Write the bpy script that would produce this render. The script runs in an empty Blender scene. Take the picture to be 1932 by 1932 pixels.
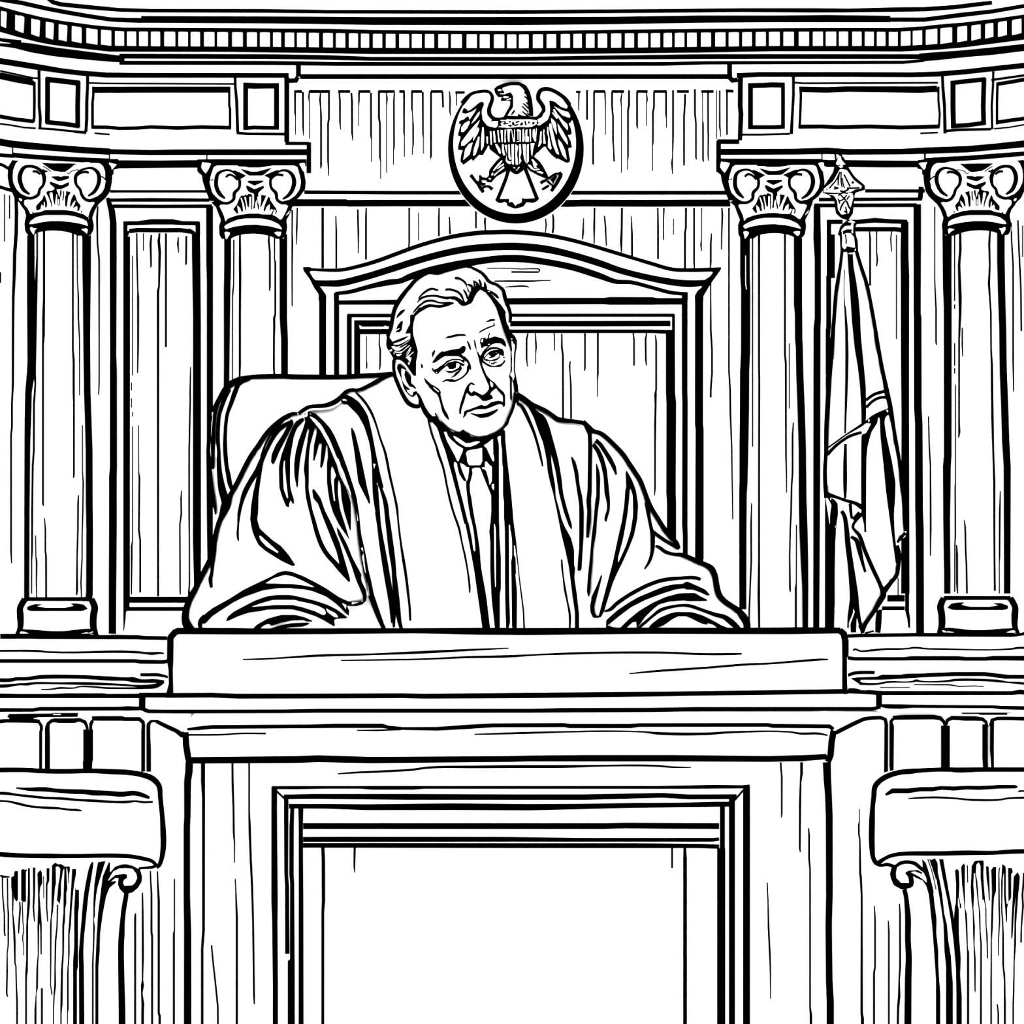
import bpy, math, random
import numpy as np
from mathutils import Vector
from mathutils.bvhtree import BVHTree
from mathutils.geometry import delaunay_2d_cdt, tessellate_polygon

# ------------------------------------------------------------------ camera frame
LENS = 100.0
F = 1932 * LENS / 36.0
HZ = 1200.0            # horizon row of the picture
EYE = 1.45             # eye height in metres
def P(px, py, Y):      # point of the world seen at (px, py) and standing Y metres away
    return ((px - 966.0) * Y / F, Y, EYE - (py - HZ) * Y / F)

sc = bpy.context.scene
col = sc.collection

def make_mat(name, rgb, grain=0.0):
    m = bpy.data.materials.new(name); m.use_nodes = True
    nt = m.node_tree; b = nt.nodes['Principled BSDF']
    b.inputs['Roughness'].default_value = 1.0
    b.inputs['Specular IOR Level'].default_value = 0.0
    if grain:
        n = nt.nodes.new('ShaderNodeTexNoise'); n.inputs['Scale'].default_value = 6.0
        r = nt.nodes.new('ShaderNodeValToRGB')
        r.color_ramp.elements[0].color = (rgb[0]-grain, rgb[1]-grain, rgb[2]-grain, 1)
        r.color_ramp.elements[1].color = (rgb[0], rgb[1], rgb[2], 1)
        nt.links.new(n.outputs['Fac'], r.inputs['Fac'])
        nt.links.new(r.outputs['Color'], b.inputs['Base Color'])
    else:
        b.inputs['Base Color'].default_value = (*rgb, 1)
    return m
WHITE = make_mat('white_plaster', (0.93, 0.93, 0.93), 0.02)
BLACK = make_mat('black_ink', (0.0, 0.0, 0.0))  # ink for lines; its filled patches also paint drawn shadows onto surfaces

# ------------------------------------------------------------------ mesh builder
class MB:
    def __init__(s): s.v = []; s.f = []; s.m = []
    def add(s, verts, faces, mat=0):
        o = len(s.v); s.v += [tuple(p) for p in verts]
        for f in faces: s.f.append(tuple(i + o for i in f)); s.m.append(mat)
    def build(s, name, parent=None, smooth=False):
        me = bpy.data.meshes.new(name)
        loc = Vector(parent.location) if parent else Vector((0, 0, 0))
        chain = parent.parent if parent else None
        while chain: loc += Vector(chain.location); chain = chain.parent
        me.from_pydata([(p[0]-loc.x, p[1]-loc.y, p[2]-loc.z) for p in s.v], [], s.f)
        me.materials.append(WHITE); me.materials.append(BLACK)
        for i, p in enumerate(me.polygons):
            p.material_index = s.m[i]; p.use_smooth = smooth and s.m[i] == 0
        me.update()
        o = bpy.data.objects.new(name, me); col.objects.link(o)
        if parent: o.parent = parent
        return o

def empty(name, loc=(0, 0, 0)):
    o = bpy.data.objects.new(name, None); o.location = loc; o.empty_display_size = 0.05
    col.objects.link(o); return o
def tag(o, label=None, cat=None, group=None, kind=None):
    if label: o['label'] = label
    if cat: o['category'] = cat
    if group: o['group'] = group
    if kind: o['kind'] = kind
    return o

# ------------------------------------------------------------------ 2D helpers
def area2(p): return sum(p[i][0]*p[(i+1) % len(p)][1] - p[(i+1) % len(p)][0]*p[i][1] for i in range(len(p)))
def inside(poly, x, y):
    c = False; n = len(poly); j = n - 1
    for i in range(n):
        xi, yi = poly[i][0], poly[i][1]; xj, yj = poly[j][0], poly[j][1]
        if (yi > y) != (yj > y) and x < (xj - xi) * (y - yi) / (yj - yi) + xi: c = not c
        j = i
    return c
def dist_poly(poly, x, y):
    a = np.array(poly, float); b = np.roll(a, -1, axis=0); d = b - a
    t = np.clip(((x - a[:, 0])*d[:, 0] + (y - a[:, 1])*d[:, 1]) / np.maximum((d**2).sum(1), 1e-9), 0, 1)
    return float(np.sqrt(((a[:, 0]+t*d[:, 0]-x)**2 + (a[:, 1]+t*d[:, 1]-y)**2).min()))
def densify(poly, step, closed=True):
    out = []; n = len(poly)
    for i in range(n if closed else n-1):
        a, b = poly[i], poly[(i+1) % n]
        k = max(1, int(math.ceil(math.hypot(b[0]-a[0], b[1]-a[1]) / step)))
        for j in range(k): out.append(tuple(a[q] + (b[q]-a[q])*j/k for q in range(len(a))))
    if not closed: out.append(tuple(poly[-1]))
    return out
def catmull(pts, closed=False, sub=6):
    n = len(pts)
    if n < 3: return list(pts)
    out = []; d = len(pts[0])
    for i in range(n if closed else n-1):
        if closed: p = [pts[(i-1) % n], pts[i], pts[(i+1) % n], pts[(i+2) % n]]
        else: p = [pts[max(i-1, 0)], pts[i], pts[i+1], pts[min(i+2, n-1)]]
        L = math.hypot(p[2][0]-p[1][0], p[2][1]-p[1][1])
        # limited tangents keep the curve from overshooting on uneven spacing
        La = math.hypot(p[1][0]-p[0][0], p[1][1]-p[0][1]) or L; Lb = math.hypot(p[3][0]-p[2][0], p[3][1]-p[2][1]) or L
        m1 = [((p[1][q]-p[0][q])/max(La, 1e-6)*L + (p[2][q]-p[1][q]))*0.5 for q in range(d)]
        m2 = [((p[2][q]-p[1][q]) + (p[3][q]-p[2][q])/max(Lb, 1e-6)*L)*0.5 for q in range(d)]
        k = max(2, min(sub, int(L/3)+1))
        for j in range(k):
            t = j/k; t2 = t*t; t3 = t2*t
            out.append(tuple((2*t3-3*t2+1)*p[1][q] + (t3-2*t2+t)*m1[q] + (-2*t3+3*t2)*p[2][q] + (t3-t2)*m2[q] for q in range(d)))
    if not closed: out.append(tuple(pts[-1]))
    return out
def cdt(poly, step):
    poly = densify(poly, step) if step else list(poly)
    pts = [Vector((p[0], p[1])) for p in poly]; n = len(pts)
    if step:
        xs = [p[0] for p in poly]; ys = [p[1] for p in poly]
        y = min(ys) + step*0.5
        while y < max(ys):
            x = min(xs) + step*0.5
            while x < max(xs):
                if inside(poly, x, y) and dist_poly(poly, x, y) > step*0.45: pts.append(Vector((x, y)))
                x += step
            y += step
    r = delaunay_2d_cdt(pts, [(i, (i+1) % n) for i in range(n)], [], 1, 1e-4)
    vo, fo = r[0], r[2]
    fo = [tuple(f) for f in fo if inside(poly, sum(vo[i][0] for i in f)/3, sum(vo[i][1] for i in f)/3)]
    return [(v[0], v[1]) for v in vo], fo, poly

# ------------------------------------------------------------------ surfaces
def plane(Y): return lambda x, y: Y
def surf_of(mbs, default, dil=0.0):
    V = []; T = []
    for mb in mbs:
        o = len(V); V += [Vector(p) for p in mb.v]
        T += [tuple(i+o for i in f) for f, m in zip(mb.f, mb.m) if m == 0]
    bvh = BVHTree.FromPolygons(V, T)
    o = Vector((0, 0, EYE))
    def g(x, y):
        d = Vector(P(x, y, 1.0)) - o
        h = bvh.ray_cast(o, d.normalized())
        if h[0] is None: return default(x, y) if callable(default) else default
        return h[0].y
    if not dil: return g
    cache = {}
    def gd(x, y):
        i = (round(x), round(y))          # cache on a one pixel raster: neighbouring marks share their samples
        if i not in cache: cache[i] = g(x, y)
        return cache[i]
    q = dil*0.7
    return lambda x, y: min(g(x, y), gd(x+dil, y), gd(x-dil, y), gd(x, y+dil), gd(x, y-dil), gd(x+q, y+q), gd(x-q, y+q), gd(x+q, y-q), gd(x-q, y-q))

INKW = 0.85   # px added to each width
def grow(poly, d):
    n = len(poly); sg = 1 if area2(poly) > 0 else -1; out = []
    for i in range(n):
        a, b, c = poly[i-1], poly[i], poly[(i+1) % n]
        u = (b[0]-a[0], b[1]-a[1]); v = (c[0]-b[0], c[1]-b[1]); lu = math.hypot(*u) or 1e-6; lv = math.hypot(*v) or 1e-6
        nx = (u[1]/lu+v[1]/lv)*sg; ny = -(u[0]/lu+v[0]/lv)*sg; l = math.hypot(nx, ny)
        if l < 0.3: out.append(b); continue
        k = d/l*min(2/l, 1.6); out.append((b[0]+nx*k, b[1]+ny*k))
    return out
def parse(text):
    ox = oy = 0.0; s = 1.0; mir = None; out = []
    for line in text.strip().splitlines():
        line = line.strip().replace(' ,', ',')
        if not line or line[0] == '#': continue
        for cmd in line.split(';'):
            t = cmd.split()
            if not t: continue
            if t[0] == '@': ox, oy, s = float(t[1]), float(t[2]), float(t[3]); continue
            if t[0] in 'SLE':
                w = float(t[1]); pts = []
                for q in t[2:]:
                    a = [float(z) for z in q.split(',')]
                    if len(a) > 2: w = a[2]
                    pts.append((ox+a[0]/s, oy+a[1]/s, w/s))
                # carried widths start with the first given width
                out.append((t[0], pts))
            else:
                out.append((t[0], [(ox+float(q.split(',')[0])/s, oy+float(q.split(',')[1])/s) for q in t[1:]]))
    return out
def stroke(mb, pts, surf, lift, flat, mat=1):
    step = None if flat else 7.0
    if not flat: pts = densify(pts, step, closed=False)
    elif abs(surf(pts[0][0], pts[0][1])-surf(pts[-1][0], pts[-1][1])) > 1e-4: pts = densify(pts, 12, closed=False)
    n = len(pts); rings = []; ns = 4 if flat else 6
    for i in range(n):
        a = pts[max(i-1, 0)]; b = pts[min(i+1, n-1)]; p = pts[i]
        d0 = (p[0]-a[0], p[1]-a[1]); d1 = (b[0]-p[0], b[1]-p[1])
        l0 = math.hypot(*d0); l1 = math.hypot(*d1)
        if l0 < 1e-6: d0 = d1; l0 = l1
        if l1 < 1e-6: d1 = d0; l1 = l0
        if l0 < 1e-6: continue
        d0 = (d0[0]/l0, d0[1]/l0); d1 = (d1[0]/l1, d1[1]/l1)
        tx, ty = d0[0]+d1[0], d0[1]+d1[1]; tl = math.hypot(tx, ty)
        if tl < 0.3: tx, ty = d1; tl = 1.0
        tx /= tl; ty /= tl
        mit = 1.0/max(0.45, tx*d1[0]+ty*d1[1])
        w = (p[2]+(INKW if mat else 0))*0.5*mit; nx, ny = -ty, tx
        Y = surf(p[0], p[1]); u = Y/F
        if flat:
            ya = surf(p[0]-nx*w, p[1]-ny*w); yb = surf(p[0]+nx*w, p[1]+ny*w)
            r = [(-1, -0.5, ya), (1, -0.5, yb), (1, lift, yb), (-1, lift, ya)]
            rings.append([P(p[0]+nx*w*k, p[1]+ny*w*k, y - z*u) for k, z, y in r])
        else:
            fr = []
            for k in (-1, -0.5, 0, 0.5, 1):
                x = p[0]+nx*w*k; y = p[1]+ny*w*k; Yk = surf(x, y)
                fr.append(P(x, y, Yk-(lift+0.9*(1-k*k))*u))
            ya = surf(p[0]+nx*w, p[1]+ny*w); yb = surf(p[0]-nx*w, p[1]-ny*w)
            rings.append(fr+[P(p[0]+nx*w, p[1]+ny*w, ya+1.5*u), P(p[0]-nx*w, p[1]-ny*w, yb+1.5*u)])
    if len(rings) < 2: return
    V = [v for r in rings for v in r]; k = len(rings[0]); Fc = []
    for i in range(len(rings)-1):
        for j in range(k):
            Fc.append((i*k+j, i*k+(j+1) % k, (i+1)*k+(j+1) % k, (i+1)*k+j))
    Fc.append(tuple(range(k))[::-1]); Fc.append(tuple((len(rings)-1)*k+j for j in range(k)))
    mb.add(V, Fc, mat)
def sheet(mb, poly, surf, lift, flat, mat):
    if flat:
        tri = tessellate_polygon([[Vector((p[0], p[1], 0)) for p in poly]])
        V = []
        for p in poly:
            Y = surf(p[0], p[1]); V.append(P(p[0], p[1], Y - lift*Y/F))
        mb.add(V, tri, mat)
    else:
        bb = max(max(p[0] for p in poly)-min(p[0] for p in poly), max(p[1] for p in poly)-min(p[1] for p in poly))
        vo, fo, _ = cdt(poly, max(3.0, min(9.0, bb/6)))
        V = []
        for p in vo:
            Y = surf(p[0], p[1]); V.append(P(p[0], p[1], Y - lift*Y/F))
        mb.add(V, fo, mat)
def ink(mb, text, surf, flat=False, xf=None, lv0=0):
    lvl = lv0; prev = None
    for c, pts in parse(text):
        if xf:
            pts = [(*xf(p[0], p[1]), *p[2:]) for p in pts]
        white = c in 'WVE'
        if prev is not None and white != prev: lvl += 1
        prev = white; lift = 1.3+1.2*lvl; mat = 0 if white else 1
        if c in 'SE':
            stroke(mb, catmull(pts) if len(pts) > 2 else pts, surf, lift, flat, mat)
        elif c == 'L': stroke(mb, pts, surf, lift, flat, mat)
        else:
            a = abs(area2(pts))*0.5
            if not flat:                      # soften the gentle corners, keep the sharp ones
                q = []; n = len(pts)
                for i in range(n):
                    p0, p1, p2 = pts[i-1], pts[i], pts[(i+1) % n]
                    u = (p1[0]-p0[0], p1[1]-p0[1]); v = (p2[0]-p1[0], p2[1]-p1[1]); lu = math.hypot(*u) or 1e-6; lv = math.hypot(*v) or 1e-6
                    if (u[0]*v[0]+u[1]*v[1])/(lu*lv) > 0.25 and n > 5:
                        q += [(p1[0]-u[0]*0.22, p1[1]-u[1]*0.22), (p1[0]*0.94+(p0[0]+p2[0])*0.03, p1[1]*0.94+(p0[1]+p2[1])*0.03), (p1[0]+v[0]*0.22, p1[1]+v[1]*0.22)]
                    else: q.append(p1)
                pts = q
            sheet(mb, grow(pts, 0.42 if mat else (-0.4 if a > 40 else -0.15)), surf, lift, flat, mat)

# ------------------------------------------------------------------ solids
def plate(mb, poly, Y, t, step=None, taper=False):
    """a board: the outline seen from the front, extruded t metres straight back"""
    if area2(poly) > 0: poly = poly[::-1]
    if callable(Y):
        vo, fo, po = cdt(poly, step or 24)
        fv = [P(p[0], p[1], Y(p[0], p[1])) for p in vo]; n = len(fv)
        mb.add(fv, fo, 0); mb.add([(v[0], v[1]+t, v[2]) for v in fv], [f[::-1] for f in fo], 0)
        bv = [P(p[0], p[1], Y(p[0], p[1])) for p in po]
        m = len(bv); mb.add(bv+[(v[0], v[1]+t, v[2]) for v in bv], [(i, (i+1) % m, m+(i+1) % m, m+i) for i in range(m)], 0)
    else:
        fv = [P(p[0], p[1], Y) for p in poly]; n = len(fv)
        tri = tessellate_polygon([[Vector((p[0], p[1], 0)) for p in poly]])
        bk = [P(p[0], p[1], Y+t) for p in poly] if taper else [(v[0], v[1]+t, v[2]) for v in fv]
        mb.add(fv + bk, [tuple(f) for f in tri] + [tuple(i+n for i in f)[::-1] for f in tri]
               + [(i, (i+1) % n, n+(i+1) % n, n+i) for i in range(n)], 0)
def rect(x0, y0, x1, y1): return [(x0, y0), (x1, y0), (x1, y1), (x0, y1)]
def frame(mb, x0, y0, x1, y1, wd, Y, t, bottom=True):
    plate(mb, rect(x0, y0, x1, y0+wd), Y, t); plate(mb, rect(x0, y0+wd, x0+wd, y1), Y, t); plate(mb, rect(x1-wd, y0+wd, x1, y1), Y, t)
    if bottom: plate(mb, rect(x0+wd, y1-wd, x1-wd, y1), Y, t)
def box(mb, x0, x1, y0, y1, z0, z1, mat=0):
    V = [(x, y, z) for z in (z0, z1) for y in (y0, y1) for x in (x0, x1)]
    mb.add(V, [(0, 2, 3, 1), (4, 5, 7, 6), (0, 1, 5, 4), (2, 6, 7, 3), (0, 4, 6, 2), (1, 3, 7, 5)], mat)
def lathe(mb, rows, Y, n=40):
    """rows: (py, left px, right px) outlines, turned about an upright axis Y metres away"""
    V = []; Fc = []
    for py, xl, xr in rows:
        c = (xl+xr)/2; r = (xr-xl)/2*Y/F; cx, _, cz = P(c, py, Y)
        for k in range(n):
            a = 2*math.pi*k/n; V.append((cx+r*math.cos(a), Y+r*math.sin(a), cz))
    for i in range(len(rows)-1):
        for k in range(n): Fc.append((i*n+k, (i+1)*n+k, (i+1)*n+(k+1) % n, i*n+(k+1) % n))
    Fc.append(tuple(range(n))); Fc.append(tuple((len(rows)-1)*n+k for k in range(n))[::-1])
    mb.add(V, Fc, 0)
def cyl(mb, x, y, z0, z1, r0, r1=None, n=24):
    r1 = r0 if r1 is None else r1
    V = [(x+r*math.cos(2*math.pi*k/n), y+r*math.sin(2*math.pi*k/n), z) for z, r in ((z0, r0), (z1, r1)) for k in range(n)]
    mb.add(V, [(k, (k+1) % n, n+(k+1) % n, n+k) for k in range(n)] + [tuple(range(n))[::-1], tuple(range(n, 2*n))], 0)
def puff(mb, poly, Yc, front, back=None, step=8.0, k=1.0, bumps=(), smooth=True, lean=None):
    """a rounded solid with the given outline: cross-sections swell like a soap film"""
    back = front if back is None else back
    if smooth: poly = catmull(poly, True, 5)
    vo, fo, po = cdt(poly, step)
    xs = [p[0] for p in po]; ys = [p[1] for p in po]
    x0, y0 = min(xs), min(ys); W = max(xs)-x0; Hh = max(ys)-y0
    g = max(W, Hh)/90.0; nx = int(W/g)+3; ny = int(Hh/g)+3
    mask = np.zeros((ny, nx), bool)
    for j in range(1, ny-1):
        for i in range(1, nx-1): mask[j, i] = inside(po, x0+(i-0.5)*g, y0+(j-0.5)*g)
    u = np.zeros((ny, nx)); src = 3.0*g*g/4
    for it in range(2600):
        n = (np.roll(u, 1, 0)+np.roll(u, -1, 0)+np.roll(u, 1, 1)+np.roll(u, -1, 1))/4+src
        u = np.where(mask, n, 0)
    def samp(x, y):
        a = (x-x0)/g+0.5; b = (y-y0)/g+0.5; i = min(max(int(a), 0), nx-2); j = min(max(int(b), 0), ny-2); a -= i; b -= j
        return u[j, i]*(1-a)*(1-b)+u[j, i+1]*a*(1-b)+u[j+1, i]*(1-a)*b+u[j+1, i+1]*a*b
    bset = {(round(p[0], 3), round(p[1], 3)) for p in po}
    fv = []; bv = []; onb = []
    for (x, y) in vo:
        edge = (round(x, 3), round(y, 3)) in bset; onb.append(edge)
        h = 0 if edge else k*math.sqrt(max(samp(x, y), 0))*Yc/F
        yc = Yc+(lean(x, y) if lean else 0)
        hf = front*math.tanh(h/front) if front > 0 else 0; hb = back*math.tanh(h/back) if back > 0 else 0
        if not edge:
            for bx, by, rx, ry, am in bumps: hf += am*math.exp(-((x-bx)/rx)**2-((y-by)/ry)**2)
        q = P(x, y, yc); fv.append(P(x, y, yc-hf)); bv.append((q[0], yc+hb, q[2]))
    n = len(fv); V = list(fv); idx = []
    for i in range(n):
        if onb[i]: idx.append(i)
        else: idx.append(len(V)); V.append(bv[i])
    mb.add(V, [tuple(f) for f in fo]+[tuple(idx[i] for i in f)[::-1] for f in fo], 0)
def shell(mb, poly, surf, lift, step=7.0, smooth=False, thick=None):
    """a piece of cloth, hair or leaf lying on a surface: outline draped over it, lift metres thick"""
    if smooth: poly = catmull(poly, True, 4)
    vo, fo, po = cdt(poly, step)
    V = []; B = []
    for p in vo:
        Y = surf(p[0], p[1]); V.append(P(p[0], p[1], Y-lift)); B.append(P(p[0], p[1], Y+(thick or lift)*0.5))
    n = len(V); key = {(round(p[0], 3), round(p[1], 3)): i for i, p in enumerate(vo)}
    bd = [key[(round(p[0], 3), round(p[1], 3))] for p in po if (round(p[0], 3), round(p[1], 3)) in key]
    m = len(bd)
    mb.add(V+B, [tuple(f) for f in fo]+[tuple(i+n for i in f)[::-1] for f in fo]+[(bd[i], bd[(i+1) % m], n+bd[(i+1) % m], n+bd[i]) for i in range(m)], 0)
def pts(s): return [tuple(float(z) for z in q.split(',')) for q in s.split()]
def tpts(ox, oy, s, text): return [(ox+a/s, oy+b/s) for a, b in pts(text)]
# ================================================================== the setting
YW = 11.50
def bend(Y0):
    def g(x, y=0):
        if x < 240: return Y0/(1+0.030*((240-x)/240.0)**2)
        if x > 1700: return Y0/(1+0.020*((x-1700)/232.0)**2)
        return Y0
    return g
wall = MB()
box(wall, -3.6, 3.6, YW, YW+0.2, 0, 4.6)
ink(wall, '''
@ 540 150 6.0375
L 26 92,136 180,136,30 ; L 20 101,125 101,380,18 106,420,8 106,630,8 ; L 20 190,140 192,540,18 197,640,8
L 30 262,136 500,136 ; L 10 264,125 257,200,18 264,260,9 265,675,9 ; L 10 392,140 384,230,20 392,320,14 397,420,20 397,980,20 392,1018,8
L 20 487,140 487,450,20 476,500,20 476,930,20 482,1000,14 483,1098,9
L 28 590,136 730,136 ; L 16 605,150 612,250,20 612,480,18 620,575,8 ; L 18 742,150 749,250,22 750,600,20 758,700,8
L 28 820,136 960,136 ; L 20 829,150 829,250,16 824,300,9 824,530,9 ; L 20 965,150 966,640,20 971,690,9 971,940,9
L 28 1046,136 1238,136 ; L 22 1056,130 1056,440,22 1068,500,20 1068,880,20 1075,940,9 1075,1133,9
L 8 1140,150 1148,220,20 1142,300,9 1142,1065,9 ; L 14 1232,150 1226,250,18 1228,760,18 1222,820,9 1222,972,9
L 28 1286,136 1352,136 ; L 20 1342,140 1342,600,18 1347,650,9 1347,882,9
L 28 1422,136 1550,136 ; L 20 1432,140 1432,330,18 1438,380,9 1446,540,18 1446,740,16 1438,790,10 1438,860,8
L 20 1556,140 1558,620,18 1563,670,9 1563,848,9
L 28 1645,136 1785,136 ; L 20 1649,140 1649,870,20 1643,905,8 ; L 20 1780,140 1787,320,20 ; L 10 1860,130 1866,220,18 1864,360,16 1873,415,8
@ 840 150 7.1556
L 32 135,175 265,175 ; L 12 150,170 150,355
@ 1090 150 6.0375
L 24 -22,140 34,140 ; L 16 14,150 10,355,10 ; L 20 106,118 106,460
L 28 180,136 315,136 ; L 20 186,140 186,560,18 178,620,14 174,680,20 175,960,20 180,972,8 ; L 16 310,140 316,330,10 317,632,8
L 28 385,136 530,136 ; L 20 391,140 391,310,20 402,420,18 402,700,18 410,800,14 414,935,18 ; L 9 505,150 491,230,16 498,310,8 498,1065,9
L 20 584,120 584,290,22 573,350,20 573,870,18 568,930,9 567,1030,9
L 28 668,136 798,136 ; L 20 676,140 676,520,20 682,562,8 ; L 9 784,150 791,230,18 784,270,9 784,530,9
L 28 862,136 1015,136 ; L 20 869,140 869,310,20 857,370,20 857,710,18 852,760,10 852,1042,9 ; L 18 1006,140 1006,400,18 1012,450,9 1012,552,9
L 20 1086,120 1086,640,20 1080,880,10 1073,950,20 1080,1077,9
L 28 1128,136 1268,136 ; L 20 1222,165 1222,260,20 1211,420,20 1211,965,18 1206,985,8
L 20 1335,108 1335,390,20 1347,500,18 1347,890,18 1354,915,8
L 28 1406,136 1550,136 ; L 8 1421,150 1423,460,8 1427,500,18 1427,910,18 1434,940,8 ; L 18 1484,140 1485,590,18 1488,650,16 1484,850,14 1490,928,10
L 9 1582,122 1582,680 ; L 16 1618,122 1618,540,18 1626,600,9 1627,655,9 ; L 30 1685,128 1775,134 ; L 18 1700,140 1700,632
@ 0 0 1
L 4.5 608.7,388 608.7,506 ; L 2 633.5,407 634.5,440,3.2 634.5,506 ; L 3 675,395 676,440 676,478,1.5 ; L 2 691,388 690.5,410,3.5 690.5,490
L 3 772,392 772,458 771,468,2 ; L 1.5 789.7,401 789.7,454 ; L 2 828.5,388 828,410,3.2 828,446 ; L 2 848,409 849,442,3.5 ; L 3 898,398 898,431 ; L 2 915.8,406 914.8,418,3.5 916,436,2
L 1.5 1029.3,412 1030.5,424,2.5 1029,440,1.5 ; L 2 1043,404 1044,412,3.5 1044,430,3.5 1042.5,440 ; L 1.5 1101,411 1100,440,3.5 1099,452,2 ; L 3 1121.8,388 1121,430,3.5 1121,460,2
L 2.5 1140.5,407 1142.5,430,3 1144,464,2 ; L 3.5 1173.5,388 1173,430 1172,455,4.5 1172.5,476,2 ; L 1.5 1191,407 1192.3,440,3.4 1192.5,484 ; L 2.5 1241,388 1241.5,430,3.3 1241.5,489
L 3 1252.8,388 1252,415,2 1252,453 ; L 1.5 1270.7,412 1270.7,443 ; L 3.5 1294.3,388 1294,430 1292.3,440 1292.3,506 ; L 3 1309.5,388 1309.5,495 1310.3,506,2
L 1.7 1323.7,392 1323.5,450 1322.5,462,3 1323.8,474,1.5 ; L 2 1342.5,440 1341,460,3.2 1341,495 1340,506,2 ; L 2 1361.5,388 1363,405,3.2 1361.7,440,2.5 1361.2,471,2
L 2.8 1375.3,388 1375.3,700 1377.5,735,3.2 1378,780 1380.5,843,2.5 1382.5,980,2
L 2 1341,534 1341,622,3.2 1343.3,660 1343.3,705 1341,735 1341,750
L 2.5 551.5,396 551,440,2.2 551.6,455,3.3 551,500,2.5 551.2,578,2 ; L 2 561,391 560,430,3 559.3,462,1.5
L 2 8.5,366 8.5,456 ; L 2 18,368 18,413 ; L 3 0.5,513 0.5,534
L 5.5 -2,309 6,312 16,318 ; L 6 -2,352 10,356 24,360
L 6 30,365 31,400,6.5 30.5,440,6.5 27.5,480,6.3 27,515,6 25,560,5 24.5,640,4.5 24.3,725,4 22.5,760,3.3 22.5,805,3.5 20.8,820,3.2 20.8,1040,3.2 21.8,1063,1.8
L 1.8 184.7,389 183.2,410,3.4 184,460,2.8 187,490,3.2 187,640,2.5 187,720,2.5 186,745,2
L 2 1763.5,390 1763.5,527 1766,583,3 1766,645 1767,651,2 ; L 2 1751.8,785 1753.2,840,2.6 1755.5,880 1755.8,940,3.2 1756,1000 1755.6,1049,2
L 2.5 1908,420 1908.5,450 1911.5,500,3 1911.5,680 1912.3,739,2 ; L 2.5 1920.5,415 1922.5,470,3 1926,540,3 1927,625
L 2 1929.5,425 1929.5,485
''', plane(YW), True)
o = wall.build('wall_back'); tag(o, 'tall white panelled courtroom wall with fine vertical grain lines', kind='structure')

fl = MB(); box(fl, -8, 8, -4, 14, -0.2, 0.0)
tag(fl.build('floor'), 'plain white courtroom floor', kind='structure')
da = MB(); box(da, -1.2, 1.2, 4.05, 5.6, 0, 0.62)
tag(da.build('trim_3'), 'white raised dais behind the bench', kind='structure')
dd = MB(); box(dd, -3.4, 3.4, 11.26, YW, 0, EYE+0.004)
tag(dd.build('trim_1'), 'white dado ledge carrying the column bases', kind='structure')
rl = MB(); plate(rl, rect(556, 358, 1400, 390), 11.47, 0.03)
ink(rl, '''
L 6.5 574,362.5 680,363 742,363.5 870,363.5 ; L 7 1078,363.5 1376,363.5
L 6.5 868,363.5 1080,363.5 ; L 12.5 886,383 1070,384
L 13 551,382.5 655,382.5 ; L 12.5 655,383.5 735,383 888,383 ; L 13 1068,384 1100,383 1220,383.5 1300,383 1378,383
W 888,378 898,382 893,381
''', plane(11.47), True)
tag(rl.build('trim_2'), 'white double-lined rail running across the wall behind the round seal', kind='structure')

# ================================================================== cornice
def line_y(tab, x):
    for i in range(len(tab)-1):
        if tab[i][0] <= x <= tab[i+1][0]:
            t = (x-tab[i][0])/(tab[i+1][0]-tab[i][0]); return tab[i][1]*(1-t)+tab[i+1][1]*t
    return tab[0][1] if x < tab[0][0] else tab[-1][1]
L1 = pts('-60,-50 60,-14 88,-3 100,5 114,8 168,14.5 225,18.5 285,20 560,21 700,22 980,22.5 1250,20.5 1400,19 1600,19.5 1700,17.5 1800,13.5 1872,5 1990,-12')
L3 = pts('-60,0 0,15 39,26 78,35 116,42.5 181,51 233,55.5 500,57 700,59.5 980,61 1200,59 1460,56 1690,55.5 1743,52 1820,45.5 1870,40 1932,30.5 1990,20')
L4 = pts('-60,40 0,54 26,61 52,68.6 104,79.7 155,86 207,91.5 285,92.5 500,93.5 700,95.5 980,96.3 1200,95 1460,92 1700,92 1768,88.5 1820,83 1872,75.5 1932,67.5 1990,58')
L6 = pts('-60,100 0,115 35,120 78,127.5 155,138 202,141 260,142.3 545,142.5 980,144.5 1376,143 1720,140.7 1768,139.5 1820,135 1872,129.5 1932,123.5 1990,116')
corn = empty('cornice', (0, 11.4, 3.6))
tag(corn, 'long white dentilled cornice running across the top of the wall', 'cornice')
m = MB(); plate(m, [(x, y-14) for x, y in L1]+L3[::-1], bend(11.36), 0.14, 16)
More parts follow.
